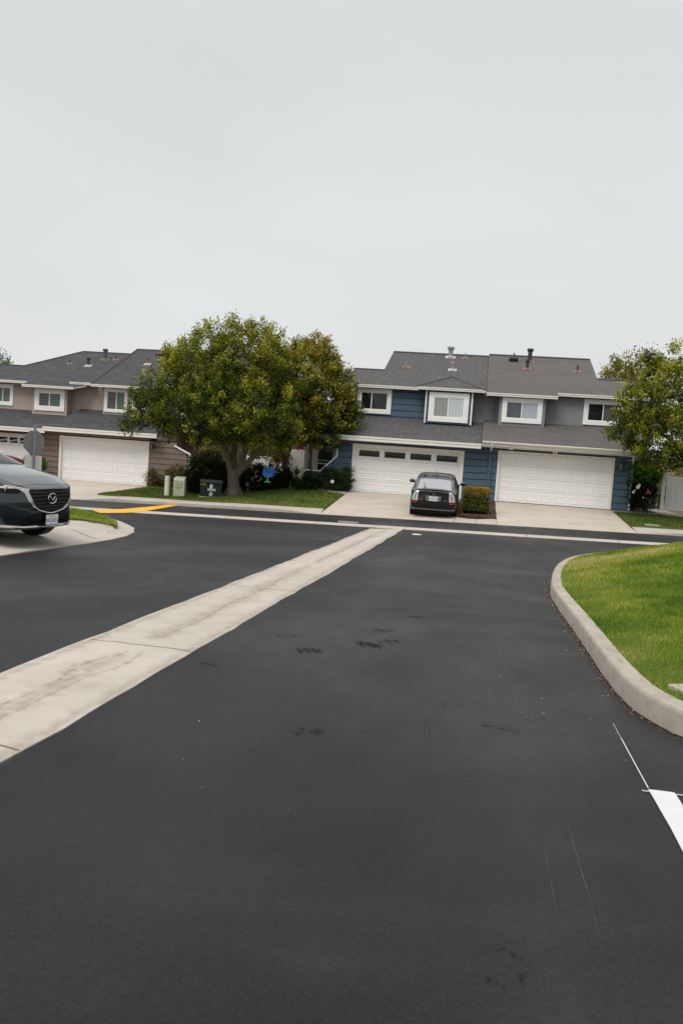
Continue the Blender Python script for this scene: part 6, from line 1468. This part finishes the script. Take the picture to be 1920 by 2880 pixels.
shrub('shrub', 'low dark green shrub with one white bloom against the blue porch wall', 'leaf_dark', -6.5, 36.05, [(-.7, 0, .35, .55, .4, .35), (0, -.05, .4, .6, .4, .42), (.7, 0, .5, .45, .35, .4), (.95, 0, .8, .2, .2, .22), (-1.1, 0, .25, .35, .3, .3), (.1, 0, .75, .25, .2, .25)], 170, 34, .10, None, 31, 8, .10, tbase=.65, pop=.15)
fl = tag(MB((0, 0, 0)).build('flower', M['flower']) if False else None, None) if False else None
mb = MB()
sb = bpy.data.objects['shrub']
for k in range(5): a = k*1.256; mb.ball((.38+.05*math.cos(a), -.46, .42+.05*math.sin(a)), .035, 8, 6, (1, .5, 1))
mb.build('flower', M['flower'], sb, True)
shrub('shrub', 'small wispy olive bush at the right foot of the tan garage door', 'leaf_scrub', -16.0, 40.4, [(0, 0, .35, .35, .3, .32), (.2, 0, .25, .3, .3, .25), (-.1, 0, .55, .2, .2, .2)], 60, 30, .10, None, 32, 6, .12)
shrub('shrub', 'loose reddish green bush inside the tan wing wall', 'leaf_scrub', -14.9, 40.3, [(0, 0, .6, .4, .3, .4), (.1, 0, .9, .3, .3, .2), (.25, 0, .3, .35, .3, .3)], 55, 30, .11, None, 33, 6, .12, tbase=.3)
shrub('shrub', 'tall dark leafy bush behind the green transformer box', 'leaf_dark', -12.3, 37.4, [(0, 0, 1.25, .75, .6, .65), (.55, 0, .8, .7, .6, .7), (-.55, 0, .55, .5, .5, .5), (.2, 0, .4, .9, .6, .5), (.9, -.1, .4, .5, .5, .4), (1.3, 0, .7, .5, .5, .5)], 420, 40, .12, None, 34, 8, .12, tbase=.5)
shrub('hedge', 'long dark clipped hedge behind the swing and the tree trunk', 'leaf_dark', -9.9, 37.3, [(-.8, 0, .55, .6, .5, .6), (0, 0, .6, .7, .5, .62), (.7, 0, .6, .6, .5, .62), (1.15, 0, .45, .35, .45, .5), (-.3, 0, .3, 1, .5, .4), (.6, 0, .25, .8, .5, .4), (-1.3, 0, .4, .5, .5, .55), (1.45, .1, .55, .35, .4, .5)], 520, 40, .11, None, 35, 8, .08, tbase=.42, pop=.02)
shrub('shrub', 'yellow green bush with small flowers between the trunk limbs', 'leaf_yellow', -11.5, 41, [(0, 0, 1.5, .5, .5, .6), (.5, 0, 1.2, .5, .5, .5), (-1.6, 0, 2.0, .6, .5, .5)], 120, 30, .12, None, 36, 6, .14)
shrub('shrub', 'light yellow green bush behind the swing ropes', 'leaf_yellow', -9.35, 39.4, [(0, 0, 1.75, .35, .35, .55), (.1, 0, 1.3, .4, .35, .4), (-.9, 0, 1.7, .5, .4, .5)], 100, 30, .11, None, 37, 6, .13)
shrub('shrub', 'yellow green clipped shrub seen over the dark blue bonnet', 'leaf_yellow', -22.3, 40.3, [(-.25, 0, .62, .45, .4, .36), (.3, 0, .5, .3, .3, .45)], 70, 30, .09, None, 38, 4, .08, tbase=.4)
shrub('shrub', 'dark evergreen shrub beside the brown wall behind the white plate', 'leaf_green', -21.7, 39.9, [(0, 0, .5, .22, .25, .5)], 40, 30, .09, None, 39, 4, .08, tbase=.35)
# rose bush and climber by the right gate
rb = shrub('rose_bush', 'rose bush with white and pink blooms at the grey house corner', 'leaf_green', 6.6, 36.55, [(0, .1, 1.9, .5, .4, .3), (.3, 0, 1.55, .4, .4, .4), (-.2, .1, 1.5, .4, .4, .4), (.35, 0, 1.75, .3, .3, .3), (0, -.1, 1.7, .5, .35, .3)], 260, 34, .09, None, 41, 6, .09, tbase=.72, pop=.2)
foliage('lower_foliage', rb, M['leaf_dark'], [(6.5, 36.6, .75, .45, .4, .55), (6.75, 36.5, .4, .4, .35, .5), (6.4, 36.5, .2, .3, .3, .35), (6.6, 36.6, 1.2, .45, .4, .4), (6.85, 36.55, .9, .3, .3, .6), (6.35, 36.6, .45, .35, .35, .5)], 330, 34, .09, rb.location, .09, .45, .15, .1, -.3, .3, 42)
mb = MB(rb.location)
for x, z, s in ((6.36, .78, .075), (6.40, .86, .06), (6.2, .57, .055), (6.6, .38, .03), (6.25, .66, .03)):
    for k in range(6): a = k*1.05; mb.ball((x+s*.5*math.cos(a), 36.1, z+s*.5*math.sin(a)), s*.55, 8, 6)
mb.build('bloom', M['flower'], rb, True)
mb = MB(rb.location)
for x, z, s in ((6.78, .62, .06), (6.85, .58, .05), (6.72, .58, .04), (6.75, .72, .03)): mb.ball((x, 36.12, z), s, 8, 6)
mb.build('bloom', M['flowerpink'], rb, True)
# blade leaved plants
def blades(name, label, x, y, n_, ln, mat, droop, wd, z=None, cat='plant', stem=None, seed=0, lean=.6):
    rnd = random.Random(seed); z = Gb(x, y) if z is None else z; o = thing(name, label, cat, (x, y, z)); V = []; Fc = []; T = []
    h0 = stem or 0
    for i in range(n_):
        a = rnd.uniform(0, 6.283); t0 = rnd.uniform(.15, lean); l_ = ln*rnd.uniform(.6, 1.1); w_ = wd*rnd.uniform(.7, 1.2); tt = rnd.uniform(.2, .9)
        p = Vector((0, 0, h0)); up = 1.35-t0; b0 = len(V); sdv = Vector((-math.sin(a), math.cos(a), 0))
        for k in range(6):
            s = k/5; ww = w_*(.35+1.3*math.sin(math.pi*min(.95, s*.8+.15)))*.5*(1-s*.55)
            V += [tuple(p-sdv*ww), tuple(p+sdv*ww)]; T += [tt, tt]
            ang = up-droop*s*s*1.8; p = p+Vector((math.cos(a)*math.cos(ang), math.sin(a)*math.cos(ang), math.sin(ang)))*l_/5
        Fc += [(b0+2*k, b0+2*k+1, b0+2*k+3, b0+2*k+2) for k in range(5)]
    np_mesh('leaves', V, Fc, M[mat], o, T)
    if stem: mb = MB(); mb.tube([(0, 0, -.05), (.02, 0, h0*.5), (0, 0, h0)], [.045, .035, .03], 8); mb.build('stem', M['bark'], o, True)
    return o
blades('strappy_plant', 'dark bird of paradise plant with orange flowers behind the swing', -9.4, 38.3, 46, 1.15, 'leaf_dark', .45, .12, None, 'plant', None, 3, .45)
bp = bpy.data.objects['strappy_plant']
mb = MB()
for dx, dz in ((.3, 1.25), (.34, 1.35), (-.1, 1.15)): mb.bar((dx, -.25, dz), (dx+.09, -.27, dz+.09), .035); mb.bar((dx, -.25, dz), (dx+.02, -.27, dz+.14), .035)
mb.build('flower', M['flowerred'], bp)
blades('small_palm', 'small feathery palm with arching fronds in front of the white board fence', -8.35, 38.6, 30, .62, 'leaf_green', 1.0, .07, None, 'palm', .62, 4, 1.0)
blades('small_palm', 'low palm offshoot at the foot of the rear tree trunk', -8.62, 38.35, 22, .5, 'leaf_green', .8, .06, None, 'palm', .5, 6, .8)
blades('snake_plant', 'single tall dark pointed plant behind the bollard', -13.35, 37.3, 6, 1.25, 'leaf_dark', .05, .09, None, 'plant', None, 5, .25)
